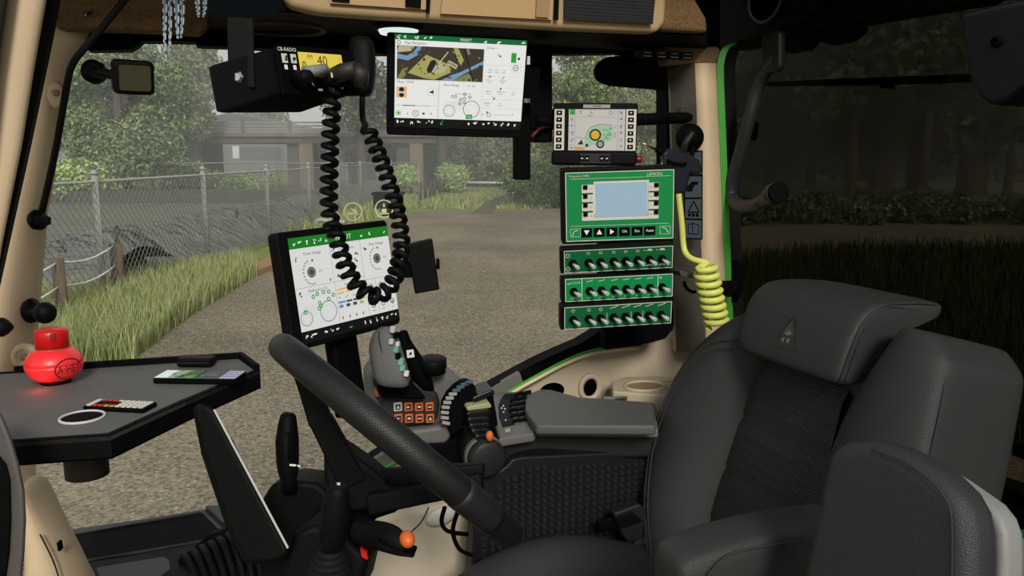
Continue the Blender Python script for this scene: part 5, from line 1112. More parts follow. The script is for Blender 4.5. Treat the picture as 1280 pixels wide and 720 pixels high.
f = FR((ctr.x, ctr.y, TZ)); cup = MB().lathe(f, [(hr*.93, .001), (hr*.92, -.08), (0, -.082)], BLK2, 32).lathe(f, [(hr*.98, -.03), (hr*.98, -.088), (0, -.089)], mat('cup_holder_brown', (34, 28, 24), .7), 32).build('cup_holder', tr)
plab(MB().tube([f.p(hr*.97*math.cos(a), hr*.97*math.sin(a), .0015) for a in (math.tau*i/36 for i in range(36))], .0021, mat('pale_ring', (190, 190, 188), .5), 8, closed=True).build('ring', cup), 'pale ring')
# red bottle
q = tz(70, 478); k = (q-EYE).dot(FW)/1000
bt = thing('air_freshener', q, 'round red bottle with a red screw cap and oval emblem, on the tray', 'air freshener')
f = FR(q, RT, FH)
MB().lathe(f, [(0, .0), (17*k, 0), (17.5*k, 5*k), (0, 5*k)], BLK2, 28).build('foot', bt)
prof = [(16, 4), (24, 7), (30, 13), (32.5, 20), (33, 24), (32.6, 25), (31.6, 25.6), (32.6, 26.4), (32, 30), (29, 36), (24, 41), (19, 44)]
MB().lathe(f, [(r*k, z*k) for r, z in prof]+[(0, 44*k)], REDB, 40).build('bottle', bt)
plab(MB().lathe(f, [(18.8*k, 43*k), (18.8*k, 46*k)], mat('gold_band', (150, 96, 50), .5), 32).build('neck_band', bt), 'thin gold band')
b = MB().lathe(f, [(19*k, 45.5*k), (18.8*k, 64*k), (17.5*k, 67.5*k), (14*k, 69*k), (0, 69*k)], RED, 40)
for i in range(3): a = math.radians(-62+i*7); u_ = RT*math.cos(a)+FH*math.sin(a); b.box(FR(f.o+u_*18.9*k, u_, V((0, 0, 1))), -.3*k, .5*k, 56*k, 66*k, -.6*k, .6*k, DKRED)
b.build('cap', bt)
a = math.radians(-31); u_ = RT*math.cos(a)+FH*math.sin(a); tv = V((0, 0, 1)).cross(u_); fe = FR(f.o+V((0, 0, 22*k)), tv, (0, 0, 1)); b = MB()
def sph(x, z): 
    aa = a+x/31.0; uu = RT*math.cos(aa)+FH*math.sin(aa); zz = 22+z; rr = 33.3-max(0, abs(zz-23)-3)**2*.035; return f.o+uu*rr*k+V((0, 0, zz*k))
el = [sph(15.5*math.cos(t), 12.5*math.sin(t)) for t in (math.tau*i/40 for i in range(40))]; b.tube(el, .0009, DKRED, 5, closed=True)
vs, fs = text_geo('AIR·HEY' if False else 'A·HEY'); b.add([sph(v[0]*9.5, v[1]*13) for v in vs], fs, DKRED)
b.build('emblem', bt)
gl = bpy.data.lights.new('bottle_glow', 'POINT'); gl.energy = .06; gl.color = (1, .08, .06); gl.shadow_soft_size = .02; glo = bpy.data.objects.new('bottle_glow', gl); C.objects.link(glo); glo.location = q+V((0, 0, .012))+RT*.0+FH*-.045
# phone, box, keypad
def flat(px4, z, th):
    P_ = [at(x, y, Z=z) for x, y in px4]; o = sum(P_, V((0, 0, 0)))/4; xd = ((P_[3]-P_[0])+(P_[2]-P_[1])).normalized(); fr = FR(o, xd, V((0, 0, 1)).cross(xd))
    W_ = ((P_[3]-P_[0]).length+(P_[2]-P_[1]).length)/2; D_ = abs((P_[1]-P_[0]).dot(fr.y)); return fr, W_, D_
fr, W_, D_ = flat([(190, 473), (207, 462.5), (308, 463), (296, 475.5)], TZ+.010, .01)
ph = thing('mobile_phone', fr.p(0, 0, -.010), 'black mobile phone lying face up on the tray with a lit photo on its screen', 'phone')
MB().prism([fr.p(a, c, -.0095) for a, c in rrect(-W_/2, -D_/2, W_/2, D_/2, .008)], fr.z*.0095, BLK2).build('body', ph, bevel=.002, seg=3)
s = Scr(fr, W_*.96, D_*.9, .0004); random.seed(4); s.rect(0, 0, 1, 1, emis((120, 140, 116), .8), 0); s.rect(0, 0, .16, 1, emis((214, 224, 216), .9), 1); s.poly([(.16, 0), (.34, 0), (.24, 1), (.16, 1)], emis((150, 170, 146), .8), 1)
for _ in range(60): s.disc(random.gauss(.36, .09), random.gauss(.55, .25), random.uniform(.04, .12), emis(random.choice([(58, 96, 50), (84, 130, 66), (36, 60, 38), (120, 150, 90)]), .8), 2, 6)
s.rect(.50, 0, .80, 1, emis((26, 30, 40), 1), 2); s.poly([(.40, .0), (.52, 0), (.52, 1), (.46, 1)], emis((40, 62, 44), .9), 2); s.rect(.80, 0, 1, 1, emis((170, 160, 190), .8), 2)
for i in range(4):
    for j in range(3): s.disc(.83+.045*i, .22+.27*j, .07, emis((120, 110, 150), .8), 3, 8)
s.line(.58, .4, .72, .3, .06, emis((90, 96, 110), .9), 3); s.text('12:40', .65, .6, .16, emis((160, 160, 170), .8), 3); s.build('screen', ph)
fr, W_, D_ = flat([(222, 461), (226, 455), (268, 455), (267, 461)], TZ, .01)
wl = thing('wallet', fr.o, 'small black box lying behind the mobile phone on the tray', 'case')
MB().prism([fr.p(a, c, .002) for a, c in rrect(-W_/2, -.014, W_/2, .018, .006)], fr.z*.016, BLK).build('case', wl, bevel=.004, seg=3); MB().box(fr, -W_/2+.004, W_/2-.004, -.0145, -.012, .009, .011, GRY).build('seam', wl)
fr, W_, D_ = flat([(104, 508), (121, 498.5), (195, 501), (181, 513)], TZ+.007, .01)
kp = thing('keypad', fr.p(0, 0, -.007), 'small black keypad with rows of pale and red keys on the tray', 'keypad')
MB().prism([fr.p(a, c, -.0065) for a, c in rrect(-W_/2, -D_/2, W_/2, D_/2, .004)], fr.z*.0065, BLK2).build('body', kp, bevel=.0015)
KW = mat('key_white', (206, 200, 188), .6); KR = mat('key_red', (176, 40, 38), .5); KO = mat('key_amber', (200, 130, 60), .5); random.seed(12)
for i in range(10):
    for j in range(4):
        m = KW
        if 1 <= i <= 4 and j in (1, 2): m = BLK
        elif (i in (1, 2) and j in (0, 3)) or (i == 3 and j == 3): m = KR
        elif i in (3, 4) and j == 0: m = KO
        x0, y0 = -W_/2+.003+i*(W_-.006)/10, -D_/2+.003+j*(D_-.006)/4
        MB().box(fr, x0+.0012, x0+(W_-.006)/10-.0012, y0+.0012, y0+(D_-.006)/4-.0012, 0, .0016, m).build('key', kp)
# ================================================================ SIDE CONSOLE, ARMREST, JOYSTICK
# cup holder block on the side wall
cb = thing('cup_holder', at(805, 500, Y=1.62), 'tan cup holder block on the side wall beside the seat', 'cup holder')
ct = at(806, 483, Y=1.66); fz = FR((0, 0, ct.z)); 
A = [at(764, 476, Z=ct.z), at(783, 470.5, Z=ct.z), at(900, 470, Z=ct.z), at(900, 500, Z=ct.z), at(766, 489, Z=ct.z)]
hx = (at(832, 484, Z=ct.z)-at(782, 484, Z=ct.z)).length/2
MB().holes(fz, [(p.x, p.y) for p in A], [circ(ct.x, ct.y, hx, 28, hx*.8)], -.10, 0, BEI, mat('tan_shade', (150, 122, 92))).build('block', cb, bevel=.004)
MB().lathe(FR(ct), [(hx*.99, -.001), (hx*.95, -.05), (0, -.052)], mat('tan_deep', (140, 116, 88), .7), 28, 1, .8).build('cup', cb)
plab(MB().tube([FR(ct).p(hx*1.03*math.cos(a), hx*.83*math.sin(a), .001) for a in (math.tau*i/32 for i in range(32))], .004, BEI, 6, closed=True).build('rim', cb), 'raised tan rim')
# armrest console
PZ = 2.36
ar = thing('armrest_console', (0.75, 1.5, 2.06), 'long dark control armrest beside the seat with a smooth grey pad', 'armrest')
pad = [(656, 509), (658, 499), (665, 490), (674, 486), (690, 486.5), (698, 491), (706, 495.5), (724, 496.5), (815, 502), (820, 532), (812, 532), (670, 531), (661, 520)]
PADM = mat('armrest_pad', (80, 80, 79), .55, spec=.35, bump=(800, .2))
plab(MB().prism(pp(pad, Z=PZ), (0, 0, -.022), PADM).build('pad', ar, bevel=.006, seg=3), 'smooth grey pad')
deck = [(613, 512), (614, 498), (620, 487), (630, 484), (650, 487), (664, 490), (690, 487), (724, 496), (818, 503), (823, 536.5), (812, 536), (672, 535), (668, 541), (624, 548), (621, 540), (617, 526)]
MB().prism(pp(deck, Z=PZ-.024), (0, 0, -.02), SHELL).build('deck', ar, bevel=.005, seg=3)
# beam under the pad (dark side)
zb = PZ-.044
side = [at(x, y, Z=zb) for x, y in [(622, 556), (672, 541), (812, 539), (826, 540), (820, 512), (700, 505), (630, 510)]]
MB().prism(side, (0, 0, -.062), GRY).build('beam', ar, bevel=.01, seg=3)
# black print field and slotted keys on the deck
fD = FR((0, 0, PZ-.024))
def dk_(px, py): return at(px, py, Z=PZ-.0235)
MB().prism([dk_(*p) for p in [(631, 493), (646, 492), (641, 502), (639, 512), (641, 522), (643, 531), (628, 534), (624, 522), (623, 508), (626, 499)]], (0, 0, .0012), BLK).build('key_field', ar)
b = MB()
for i, (x, y) in enumerate([(629, 508), (631, 512), (627, 511), (629.5, 516), (632, 526)]): b.prism([dk_(x-.8, y-.9)+V((0, 0, .0014)), dk_(x+1.0, y-.9)+V((0, 0, .0014)), dk_(x+1, y+.7)+V((0, 0, .0014)), dk_(x-.8, y+.7)+V((0, 0, .0014))], (0, 0, .0002), WHT)
b.build('key_marking', ar)
for c_, (xa, xb) in enumerate(((640, 650), (649, 661))):
    for i in range(6):
        t = i/5; y = 494+t*33+c_*-1.5; off = -4*math.sin(math.pi*min(1, max(0, t)))+(3 if i == 0 else 0)
        p4 = [dk_(xa+off, y), dk_(xb+off, y-3), dk_(xb+off, y-.2), dk_(xa+off, y+2.8)]; MB().prism([p+V((0, 0, .0005)) for p in p4], (0, 0, .0045), BLK2).build('slot_key', ar)
plab(MB().prism([dk_(631, 538), dk_(637, 536), dk_(638, 539), dk_(632, 541)], (0, 0, .002), mat('pale_key', (170, 168, 140), .5)).build('pale_key', ar), 'small pale key')
# small grey handle on the wall side
hn = thing('flap_handle', at(778, 498, Y=1.58), 'small grey handle lying between the armrest pad and the cup holder', 'handle')
MB().tube([at(753, 498, Y=1.57), at(783, 498, Y=1.57)], .0052, SHELL, 8).build('bar', hn); MB().box(FR(at(775, 499, Y=1.565), (1, 0, 0), (0, 0, 1)), -.012, .012, -.006, .002, -.01, .004, GRY).build('grip', hn, bevel=.002)
# fan of black paddles in front of the armrest
pdl = thing('paddle_bank', at(600, 545, Z=2.28), 'fan of glossy black paddle levers in front of the armrest deck', 'lever bank')
GLS = mat('gloss_black', (12, 12, 13), .25, spec=.5)
for i, (x0, y0, x1, y1) in enumerate([(590, 499, 618, 489), (583, 511, 614, 505.5), (583, 518, 613, 514), (584, 525.5, 612, 522.5), (586, 533, 613, 530.5), (589, 540, 613, 538), (594, 547, 612, 545)]):
    yb = 1.50-.008*i; q = pp([(x0, y0), (x0+3, y0-3), (x1-3, y1-2), (x1, y1), (x1+1, y1+4.5), (x0+3, y0+5)], Y=yb)
    o = MB().prism(q, (.0, .05, .006), GLS if i != 1 else mat('pale_paddle', (150, 152, 112), .5)).build('paddle', pdl, bevel=.003, seg=3)
    if i == 1: plab(o, 'pale yellow paddle')
MB().prism(pp([(584, 520), (592, 494), (616, 486), (626, 548), (604, 566), (588, 556)], Y=1.54), (0, .06, 0), BLK2).build('base', pdl, bevel=.005)
dr = thing('thumb_dial', at(608, 575, Y=1.44), 'large round black wheel housing under the front of the armrest with an orange tab', 'dial')
f = FR(at(608, 572, Y=1.45), (1, 0, 0), (0, 0, 1)); kk = .00172; MB().lathe(f, [(0, .016), (17*kk, .016), (22*kk, .012), (23*kk, .0), (23*kk, -.10), (0, -.10)], GRY, 32).build('wheel', dr); MB().lathe(f, [(23.4*kk, -.004), (24.2*kk, -.01), (24.2*kk, -.02), (23.4*kk, -.024)], SHELL, 32).build('rim', dr)
plab(MB().ball(at(612, 545, Y=1.43), .010, ORG, 12, (.8, .8, 1.1)).build('tab', dr), 'orange tab')
# textured side panel
sp_ = thing('console_cover', at(700, 690, Y=1.46), 'black dimpled panel under the armrest beside the seat cushion', 'panel')
SY = 1.47
pan = [(594, 640), (592, 606), (596, 600), (622, 590), (634, 582), (640, 574), (655, 571), (812, 563), (900, 560), (900, 780), (590, 780), (590, 700)]
MB().prism(pp(pan, Y=SY), (0, .05, 0), mat('side_black', (19, 19, 20), .5, spec=.3)).build('panel', sp_, bevel=.006, seg=3)
fS = FR(at(640, 600, Y=SY), (1, 0, 0), (0, 0, 1)); b = MB(); PYR = mat('dimple_black', (34, 34, 35), .4, spec=.5)
a0 = at(596, 600, Y=SY); a1 = at(815, 560, Y=SY)
sxp, szp = .0165, .0145
polyP = [V((at(x, y, Y=SY).x, at(x, y, Y=SY).z, 0)) for x, y in [(604, 625), (625, 607), (640, 592), (655, 585), (830, 574), (830, 720), (600, 720), (598, 650)]]
xx = .44
while xx < .95:
    zz = 1.98
    while zz < 2.36:
        zc = zz+(xx-.5)*.03
        if inside(V((xx, zc, 0)), polyP):
            c = V((xx, SY-.001, zc)); h = V((sxp*.43, 0, 0)); v_ = V((0, 0, szp*.40)); t = V((0, -.0085, 0))
            b.add([c-h-v_, c+h-v_, c+h+v_, c-h+v_, c-h*.45-v_*.3+t, c+h*.45-v_*.3+t, c+h*.45+v_*.5+t, c-h*.45+v_*.5+t], [(0, 1, 5, 4), (1, 2, 6, 5), (2, 3, 7, 6), (3, 0, 4, 7), (4, 5, 6, 7)], PYR)
        zz += szp
    xx += sxp
o = b.build('dimple_pattern', sp_, recalc=False); o['kind'] = 'stuff'
# bracket arms running under the armrest toward the column
ub = thing('console_carrier', at(640, 600, Y=1.55), 'black carrier beam between the armrest console and the joystick module', 'beam')
MB().prism(pp([(520, 556), (575, 548), (640, 560), (640, 610), (600, 602), (560, 590), (530, 590)], Y=1.53), (0, .10, 0), BLK2).build('beam', ub, bevel=.01)
# --- joystick module
JY = 1.50
jm = thing('joystick_module', at(525, 575, Y=1.5), 'grey joystick module with eight orange lit buttons in front of the armrest', 'control module')
def J(pts, Y, dep, m, name, bevel=.006, seg=3, parent=jm): return MB().prism(pp(pts, Y=Y), (0, dep, 0), m).build(name, parent, bevel=bevel, seg=seg)
J([(462, 468), (470, 460), (500, 455), (540, 460), (556, 463), (572, 470), (582, 480), (586, 500), (580, 520), (566, 548), (560, 556), (520, 560), (480, 545), (462, 520)], 1.56, .09, SHELL, 'shell', .018, 4)
J([(475, 476), (480, 474), (520, 478), (548, 492), (551, 505), (548, 523), (540, 530), (500, 534), (480, 531), (476, 520)], 1.535, .04, mat('module_face', (34, 33, 33), .5), 'face', .010, 4)
J([(496, 540), (530, 536), (553, 532), (562, 530), (566, 545), (558, 556), (520, 557), (500, 552)], 1.53, .06, SHELL, 'lower_shell', .01, 4)
fB = FR(at(517, 515, Y=1.533), (1, 0, 0), (0, 0, 1)); kb_ = (fB.o-EYE).dot(FW)/1000
for r in range(2):
    for c in range(4):
        q = at(497+c*13.2+(r*.6), 508+r*14.5+(0 if c else 0), Y=1.5335); f = FR(q, (1, 0, 0), (0, 0, 1)); k = kb_
        m = ORG if (r, c) != (0, 0) else mat('white_button', (190, 190, 196), .5)
        bt_ = MB().prism([f.p(a*k, b_*k, 0) for a, b_ in rrect(-5.2, -5.6, 5.2, 5.6, 1.2, 3)], f.z*.004, m).build('button', jm, bevel=.001)
        if (r, c) == (0, 0): plab(bt_, 'pale grey button')
        g = f.sub(0, 0, .0041); b = MB(); b.prism([g.p(a*k, b_*k, 0) for a, b_ in rrect(-3.3, -3.6, 3.3, 3.6, .6, 2)], g.z*.0003, mat('button_field', (46, 32, 26), .5)); i_ = [[(-2, -2), (2, -2), (0, 2.4)], [(-2.2, 1.5), (2.2, 0), (-2.2, -1.5)], [(-2, -1), (2, -1), (2, 1.4), (-2, 1.4)], [(-2.4, -.6), (2.4, -.6), (2.4, .8), (-2.4, .8)]][(c+r) % 4]
        b.prism([g.p(a*k, b_*k, .0004) for a, b_ in i_], g.z*.0002, PALE); b.build('icon', bt_)
for i, (x, y) in enumerate([(472, 484), (472, 493)]): plab(J([(x-2, y-5), (x+2.5, y-3), (x+3, y+3), (x-2, y+4)], 1.53, .02, ORG, 'side_key', .003), 'orange side key')
plab(J([(480, 487), (494, 485), (495, 488), (482, 491)], 1.531, .01, ORG, 'slot_key', .001), 'orange slot key')
# arc of thumb paddles
tk = [(556.5, 528), (555, 521.5), (555, 515), (556, 508.5), (558, 502.5), (561, 497), (565, 492), (569.5, 487.5), (574.5, 483.5), (580, 480), (585.5, 477.5)]
for i, (x, y) in enumerate(tk):
    t = i/10; m = mat('key_blue', (60, 86, 104), .5) if i > 6 else mat('key_silver', (150, 150, 146), .45)
    ang = math.radians(-6+t*56); ux = V((math.cos(ang), 0, math.sin(ang)*.5-.25)); f = FR(at(x, y, Y=1.505), ux, V((-ux.z, 0, ux.x)))
    MB().prism([f.p(*p) for p in ((-.0075, -.0032), (.009, -.0032), (.009, .0032), (-.0075, .0032))], f.z*.006, m).build('thumb_key', jm, bevel=.001)
J([(560, 534), (557, 520), (559, 507), (566, 495), (575, 486), (586, 479), (593, 480), (597, 488), (592, 503), (584, 520), (574, 540), (566, 546)], 1.51, .05, BLK2, 'key_carrier', .006)
plab(J([(553, 528), (557, 526), (566, 537), (563, 541)], 1.526, .01, RED, 'red_strip', .001), 'red strip')
# grey grip
gp_ = thing('joystick_grip', at(490, 480, Y=1.47), 'grey leather joystick grip with green and white keys on its right edge', 'joystick')
ROWS = [(409, 473, 489, .018), (416, 466, 495, .026), (428, 461, 500, .032), (440, 461, 503, .035), (452, 463, 507, .036), (464, 466, 511, .035), (473, 469, 512, .032), (481, 473, 513, .024)]
rings = []
for y, x0, x1, t in ROWS:
    A_, B_ = at(x0, y, Y=1.47), at(x1, y-(1 if y < 470 else -3), Y=1.45); c = (A_+B_)/2; hw = (B_-A_)/2
    rings.append([c+hw*math.copysign(abs(math.cos(a))**.6, math.cos(a))+V((.3, 1, 0)).normalized()*t*math.copysign(abs(math.sin(a))**.8, math.sin(a)) for a in (math.tau*i/18 for i in range(18))])
MB().loft(rings, mat('grip_grey', (104, 104, 104), .5, spec=.4, bump=(500, .4))).build('grip', gp_, sub=1)
MB().tube(catmull([at(474, 413, Y=1.436), at(474, 425, Y=1.432), at(478, 445, Y=1.43), at(480, 478, Y=1.436)], 5), .0011, STITCH, 5).build('seam', gp_)
for i, (x, y, m, r) in enumerate([(491, 412, 'w', 4), (495, 419, 'k', 4), (489, 427, 'w', 3.5), (497, 430, 'w', 3), (495, 437, 'g', 4), (497, 445, 'k', 4), (501, 452, 'g', 4.5), (503, 460, 'g', 4), (508, 467, 'w', 3.6)]):
    q = at(x, y, Y=1.425); f = FR(q, V((.9, -.5, -.1)), V((.2, 0, 1))); mm = {'w': mat('grip_key_white', (206, 206, 200), .5), 'k': BLK2, 'g': mat('grip_key_green', (112, 164, 146), .5)}[m]
    MB().prism([f.p(a*.0015, b_*.0015, -.006) for a, b_ in rrect(-r*.8, -r, r*.8, r, r*.4, 3)], f.z*.009, mm).build('grip_key', gp_, bevel=.0012)
J([(474, 480), (514, 477), (530, 494), (534, 500), (520, 500), (478, 498), (472, 488)], 1.50, .06, BLK2, 'grip_base', .01, 3, gp_)
pr = thing('palm_rest', at(520, 490, Y=1.54), 'black curved lever with a small white square beside the grey joystick grip', 'lever')
MB().loft([[at(x+r*math.cos(a), y, Y=1.545+r*.0015*math.sin(a)) for a in (math.tau*i/12 for i in range(12))] for x, y, r in ((505, 412, 4), (504, 417, 7), (505, 424, 8), (509, 434, 11), (516, 446, 13), (522, 460, 14), (528, 475, 13), (536, 492, 10))], BLK2).build('lever', pr, sub=1)
f = FR(at(513, 442, Y=1.522), V((.9, -.2, .1)), V((-.2, 0, 1))); plab(MB().prism([f.p(a*.0016, c*.0016, 0) for a, c in rrect(-4.5, -5, 4.5, 5, 1)], f.z*.001, WHT).build('white_square', pr), 'small white square'); MB().prism([f.p(a*.0016, c*.0016, .001) for a, c in ((-1.5, -2), (1.5, -1), (2, 2), (-1, 1.5))], f.z*.0004, BLK2).build('icon', pr)
rk = thing('jog_dial', at(540, 470, Y=1.58), 'flat round black knob on top of the joystick module', 'knob')
f = FR(at(541, 461, Y=1.54), RT, V((.12, 1, .1))); kk = .00168; MB().lathe(f, [(0, 14*kk), (15*kk, 14*kk), (17*kk, 12.5*kk), (17*kk, 2*kk), (15*kk, 0), (16*kk, -4*kk), (0, -4*kk)], BLK, 32).build('knob', rk)

# ================================================================ STEERING WHEEL AND COLUMN
Wc = V((.230, 1.116, 2.487)); eA, eB = at(356, 436, d=1.18), at(634, 664, d=1.18); Wc = (eA+eB)/2; ex = (eB-eA).normalized(); vw = (Wc-EYE).normalized(); nz = ex.cross(vw).normalized()
nz = nz if nz.z > 0 else -nz
ey = nz.cross(ex); Rw = (eB-eA).length/2; fw2 = FR(Wc, ex, ey)      # ey roughly away from the camera
tiltn = nz
sw = thing('steering_wheel', Wc-nz*.09, 'black leather steering wheel seen edge on with spokes to a low hub', 'steering wheel')
def rimpt(a, r=Rw, z=0): return fw2.p(r*math.cos(a), r*math.sin(a), z)
sm0, sm1 = math.radians(-62), math.radians(-35)
MB().tube([rimpt(math.tau*i/72) for i in range(72)], .0205, DRIM, 16, closed=True).build('rim', sw)
MB().tube([rimpt(math.radians(-62)+(math.radians(20))*i/8) for i in range(9)], .0215, GRY, 16).build('insert', sw)
hub = Wc-nz*.085-ex*.0
MB().prism(pp([(403, 556), (416, 552), (432, 562), (458, 580), (482, 600), (484, 609), (520, 607), (550, 609), (551, 625), (500, 634), (440, 641), (420, 630), (404, 600)], d=1.19), FW*.06, BLK).build('hub', sw, bevel=.012, seg=3)
def spoke(pa, pb, wa, wb, da, db, name='spoke'):
    A_, B_ = at(*pa, d=da), at(*pb, d=db); t = (B_-A_).normalized(); s_ = t.cross(FW).normalized(); th = FW*.012
    b = MB(); b.loft([[A_-s_*wa-th, A_+s_*wa-th, A_+s_*wa+th, A_-s_*wa+th], [A_.lerp(B_, .5)-s_*(wa+wb)/2.1-th, A_.lerp(B_, .5)+s_*(wa+wb)/2.1-th, A_.lerp(B_, .5)+s_*(wa+wb)/2.1+th, A_.lerp(B_, .5)-s_*(wa+wb)/2.1+th], [B_-s_*wb-th, B_+s_*wb-th, B_+s_*wb+th, B_-s_*wb+th]], BLK, smooth=False); b.build(name, sw, bevel=.005, seg=3)
spoke((374, 448), (402, 530), .014, .017, 1.19, 1.19); spoke((400, 522), (444, 606), .017, .022, 1.19, 1.20)
spoke((462, 600), (606, 585), .016, .009, 1.22, 1.22); spoke((460, 630), (604, 604), .016, .012, 1.18, 1.18)
MB().tube(catmull([at(556, 634, d=1.22), at(552, 652, d=1.23), at(560, 664, d=1.24), at(585, 668, d=1.25)], 5), .0035, BLK2, 6).build('cable', sw); MB().tube(catmull([at(572, 640, d=1.22), at(566, 664, d=1.23), at(574, 686, d=1.24), at(590, 694, d=1.25)], 5), .0035, BLK2, 6).build('cable', sw)
sc_ = thing('steering_column', at(400, 720, d=1.3), 'black faceted steering column housing below the wheel', 'column')
MB().prism(pp([(338, 606), (364, 600), (396, 604), (410, 616), (438, 640), (452, 655), (440, 740), (330, 760), (318, 640)], d=1.34), FW*.10, BLK).build('housing', sc_, bevel=.01, seg=2)
MB().prism(pp([(366, 666), (392, 656), (430, 668), (452, 690), (460, 700), (446, 760), (360, 760), (352, 712)], d=1.20), FW*.14, BLK).build('lower_housing', sc_, bevel=.012, seg=2)
MB().prism(pp([(428, 610), (470, 618), (500, 640), (470, 650), (450, 668), (430, 650)], d=1.24), FW*.10, BLK2).build('neck', sc_, bevel=.01)
plab(MB().prism(pp([(450, 685), (458, 690), (459, 700), (452, 696)], d=1.195), FW*.01, RED).build('button', sc_), 'red button')
# levers
l1 = thing('shift_lever', at(362, 612, d=1.32), 'black ribbed lever with white marks left of the steering wheel', 'lever')
b = MB().tube([at(x, y, d=1.32) for x, y in [(361, 516), (360.5, 519), (359.5, 530), (359, 550), (359.5, 575), (360.5, 590), (361, 600), (361, 614)]], [.008, .0125, .0155, .019, .0185, .0165, .013, .0125], BLK, 16); b.build('grip', l1)
for a in range(5): MB().tube([at(354+a*3.2, y, d=1.3015+abs(a-2)*.002) for y in (540, 560, 576)], .0012, BLK2, 5).build('rib', l1)
b = MB(); b.prism(pp([(362, 580), (370, 580.5), (370, 583), (362, 582.5)], d=1.2995), FW*.001, WHT).prism(pp([(371.5, 581), (375.5, 582), (375.5, 584), (371.5, 583)], d=1.3035), FW*.001, WHT); b.build('marking', l1)
l2 = thing('hand_lever', at(405, 715, d=1.08), 'black ribbed lever in front of the column with a white mark on its top', 'lever')
top_, bot = at(423, 606, d=1.08), at(413, 700, d=1.10); ax_ = bot-top_
b = MB().tube([top_.lerp(bot, t) for t in (0, .03, .12, .3, .55, .75, .86, .90, 1.0)], [.0105, .0135, .016, .0198, .0205, .018, .0145, .011, .011], BLK, 18); b.build('grip', l2)
b = MB()
f = FR(top_+V((0, 0, .001)), RT, V((0, 0, 1)).cross(RT)); f = FR(top_-ax_.normalized()*.0005, RT, (-ax_).cross(RT)); b = MB(); k = .0011; b.prism([f.p(a*k, c*k, .0005) for a, c in ((-1, -3), (3, -3), (3, -2), (2, -1.5), (1.5, 3.5), (-1.5, 3.5), (-3, 2), (-.5, 1.5), (0, -1.5), (-1, -2))], f.z*.0006, WHT); plab(b.build('marking', l2), 'white mark')
for i in range(5): MB().tube([top_.lerp(bot, t)+RT*(-.012+i*.006)-FW*(.0185-abs(i-2)*.002) for t in (.40, .55, .70)], .0012, BLK2, 5).build('rib', l2)
b = MB()
for i, (r, t) in enumerate([(.019, .90), (.024, .97), (.028, 1.04), (.031, 1.12)]): b.lathe(FR(top_.lerp(bot, t), RT, ax_.cross(RT)), [(r*.8, .006), (r, 0), (r*.8, -.006)], RUB, 20)
b.build('gaiter', l2)
st_ = thing('indicator_stalk', at(480, 690, d=1.12), 'black stalk with an orange tip on the right of the column', 'stalk')
sa, sb_, sc2 = at(438, 662, d=1.16), at(480, 665, d=1.12), at(514, 682, d=1.10)
b = MB(); 
def sr(c, w_, h_): return [c+UP*h_*math.sin(a)+FW*w_*math.cos(a) for a in (math.tau*i/12 for i in range(12))]
b.loft([sr(at(436, 664, d=1.16), .02, .017), sr(at(460, 667, d=1.14), .022, .020), sr(at(482, 671, d=1.12), .022, .022), sr(at(500, 677, d=1.11), .02, .021), sr(at(511, 684, d=1.105), .014, .013)], BLK); b.build('arm', st_, sub=1)
MB().prism(pp([(470, 676), (486, 684), (518, 694), (517, 698), (500, 696), (478, 690), (464, 682)], d=1.09), FW*.04, BLK2).build('lower_lip', st_, bevel=.004)
plab(MB().ball(at(509, 674, d=1.088), .0125, ORG, 14, (.85, 1.2, .9)).build('tip', st_), 'orange tip')
# dash display standing on the column, seen on edge
dp = thing('dash_panel', at(320, 700, d=1.25), 'thick black instrument panel seen on edge with a thin pale screen line', 'instrument panel')
MB().prism(pp([(240, 510), (246, 505), (258, 504), (268, 512), (362, 690), (356, 698), (340, 704), (308, 706), (288, 670), (264, 600), (250, 560)], d=1.16), ray(300, 620)*.13, BLK).build('housing', dp, bevel=.008, seg=3)
plab(MB().prism(pp([(266.5, 512.5), (268.8, 511.5), (361, 684), (359, 686)], d=1.157), ray(300, 620)*.02, emis((206, 206, 196), .8)).build('screen', dp), 'pale lit screen edge')
MB().prism(pp([(246, 560), (262, 560), (300, 640), (330, 702), (300, 708), (280, 660)], d=1.19), FW*.1, BLK2).build('rear_shell', dp, bevel=.008)

# ================================================================ FRONT LOWER TRAY
ft = thing('storage_tray', at(180, 680, Y=1.7), 'black storage tray with a sunken mat below the window at the lower left', 'tray')
FZ = 2.06
def fz2(x, y, dz=0): return at(x, y, Z=FZ)+V((0, 0, dz))
TRM = mat('tray_black', (46, 46, 48), .5, spec=.4, bump=(600, .2))
MB().prism([fz2(*p) for p in [(66, 664), (180, 648), (256, 636), (258, 631), (276, 632), (286, 640), (292, 660), (300, 690), (330, 760), (120, 760), (100, 712)]], (0, 0, -.03), TRM).build('frame', ft, bevel=.004)
b = MB(); tp = [fz2(*p) for p in [(92, 670), (250, 642), (256, 643), (280, 668), (276, 674), (112, 702), (105, 700), (90, 675)]]
plab(MB().prism([p+V((0, 0, .0005)) for p in tp], (0, 0, .0015), BLK2).build('mat', ft), 'black sunken mat')
rimp = tp+[tp[0]]; MB().tube([p+V((0, 0, .002)) for p in tp], .004, TRM, 6, closed=True).build('rim', ft)
MB().prism([fz2(*p) for p in [(108, 706), (225, 688), (278, 676), (284, 684), (300, 760), (120, 760)]], (0, 0, .006), BLK).build('flap', ft, bevel=.003)
MB().prism([fz2(*p) for p in [(120, 714), (205, 700), (212, 704), (214, 716), (200, 726), (130, 740)]], (0, 0, .009), TRM).build('lid', ft, bevel=.003)
bl_ = thing('bellows', at(255, 720, d=1.55), 'black ribbed rubber bellows between the tray and the instrument panel', 'bellows')
b = MB()
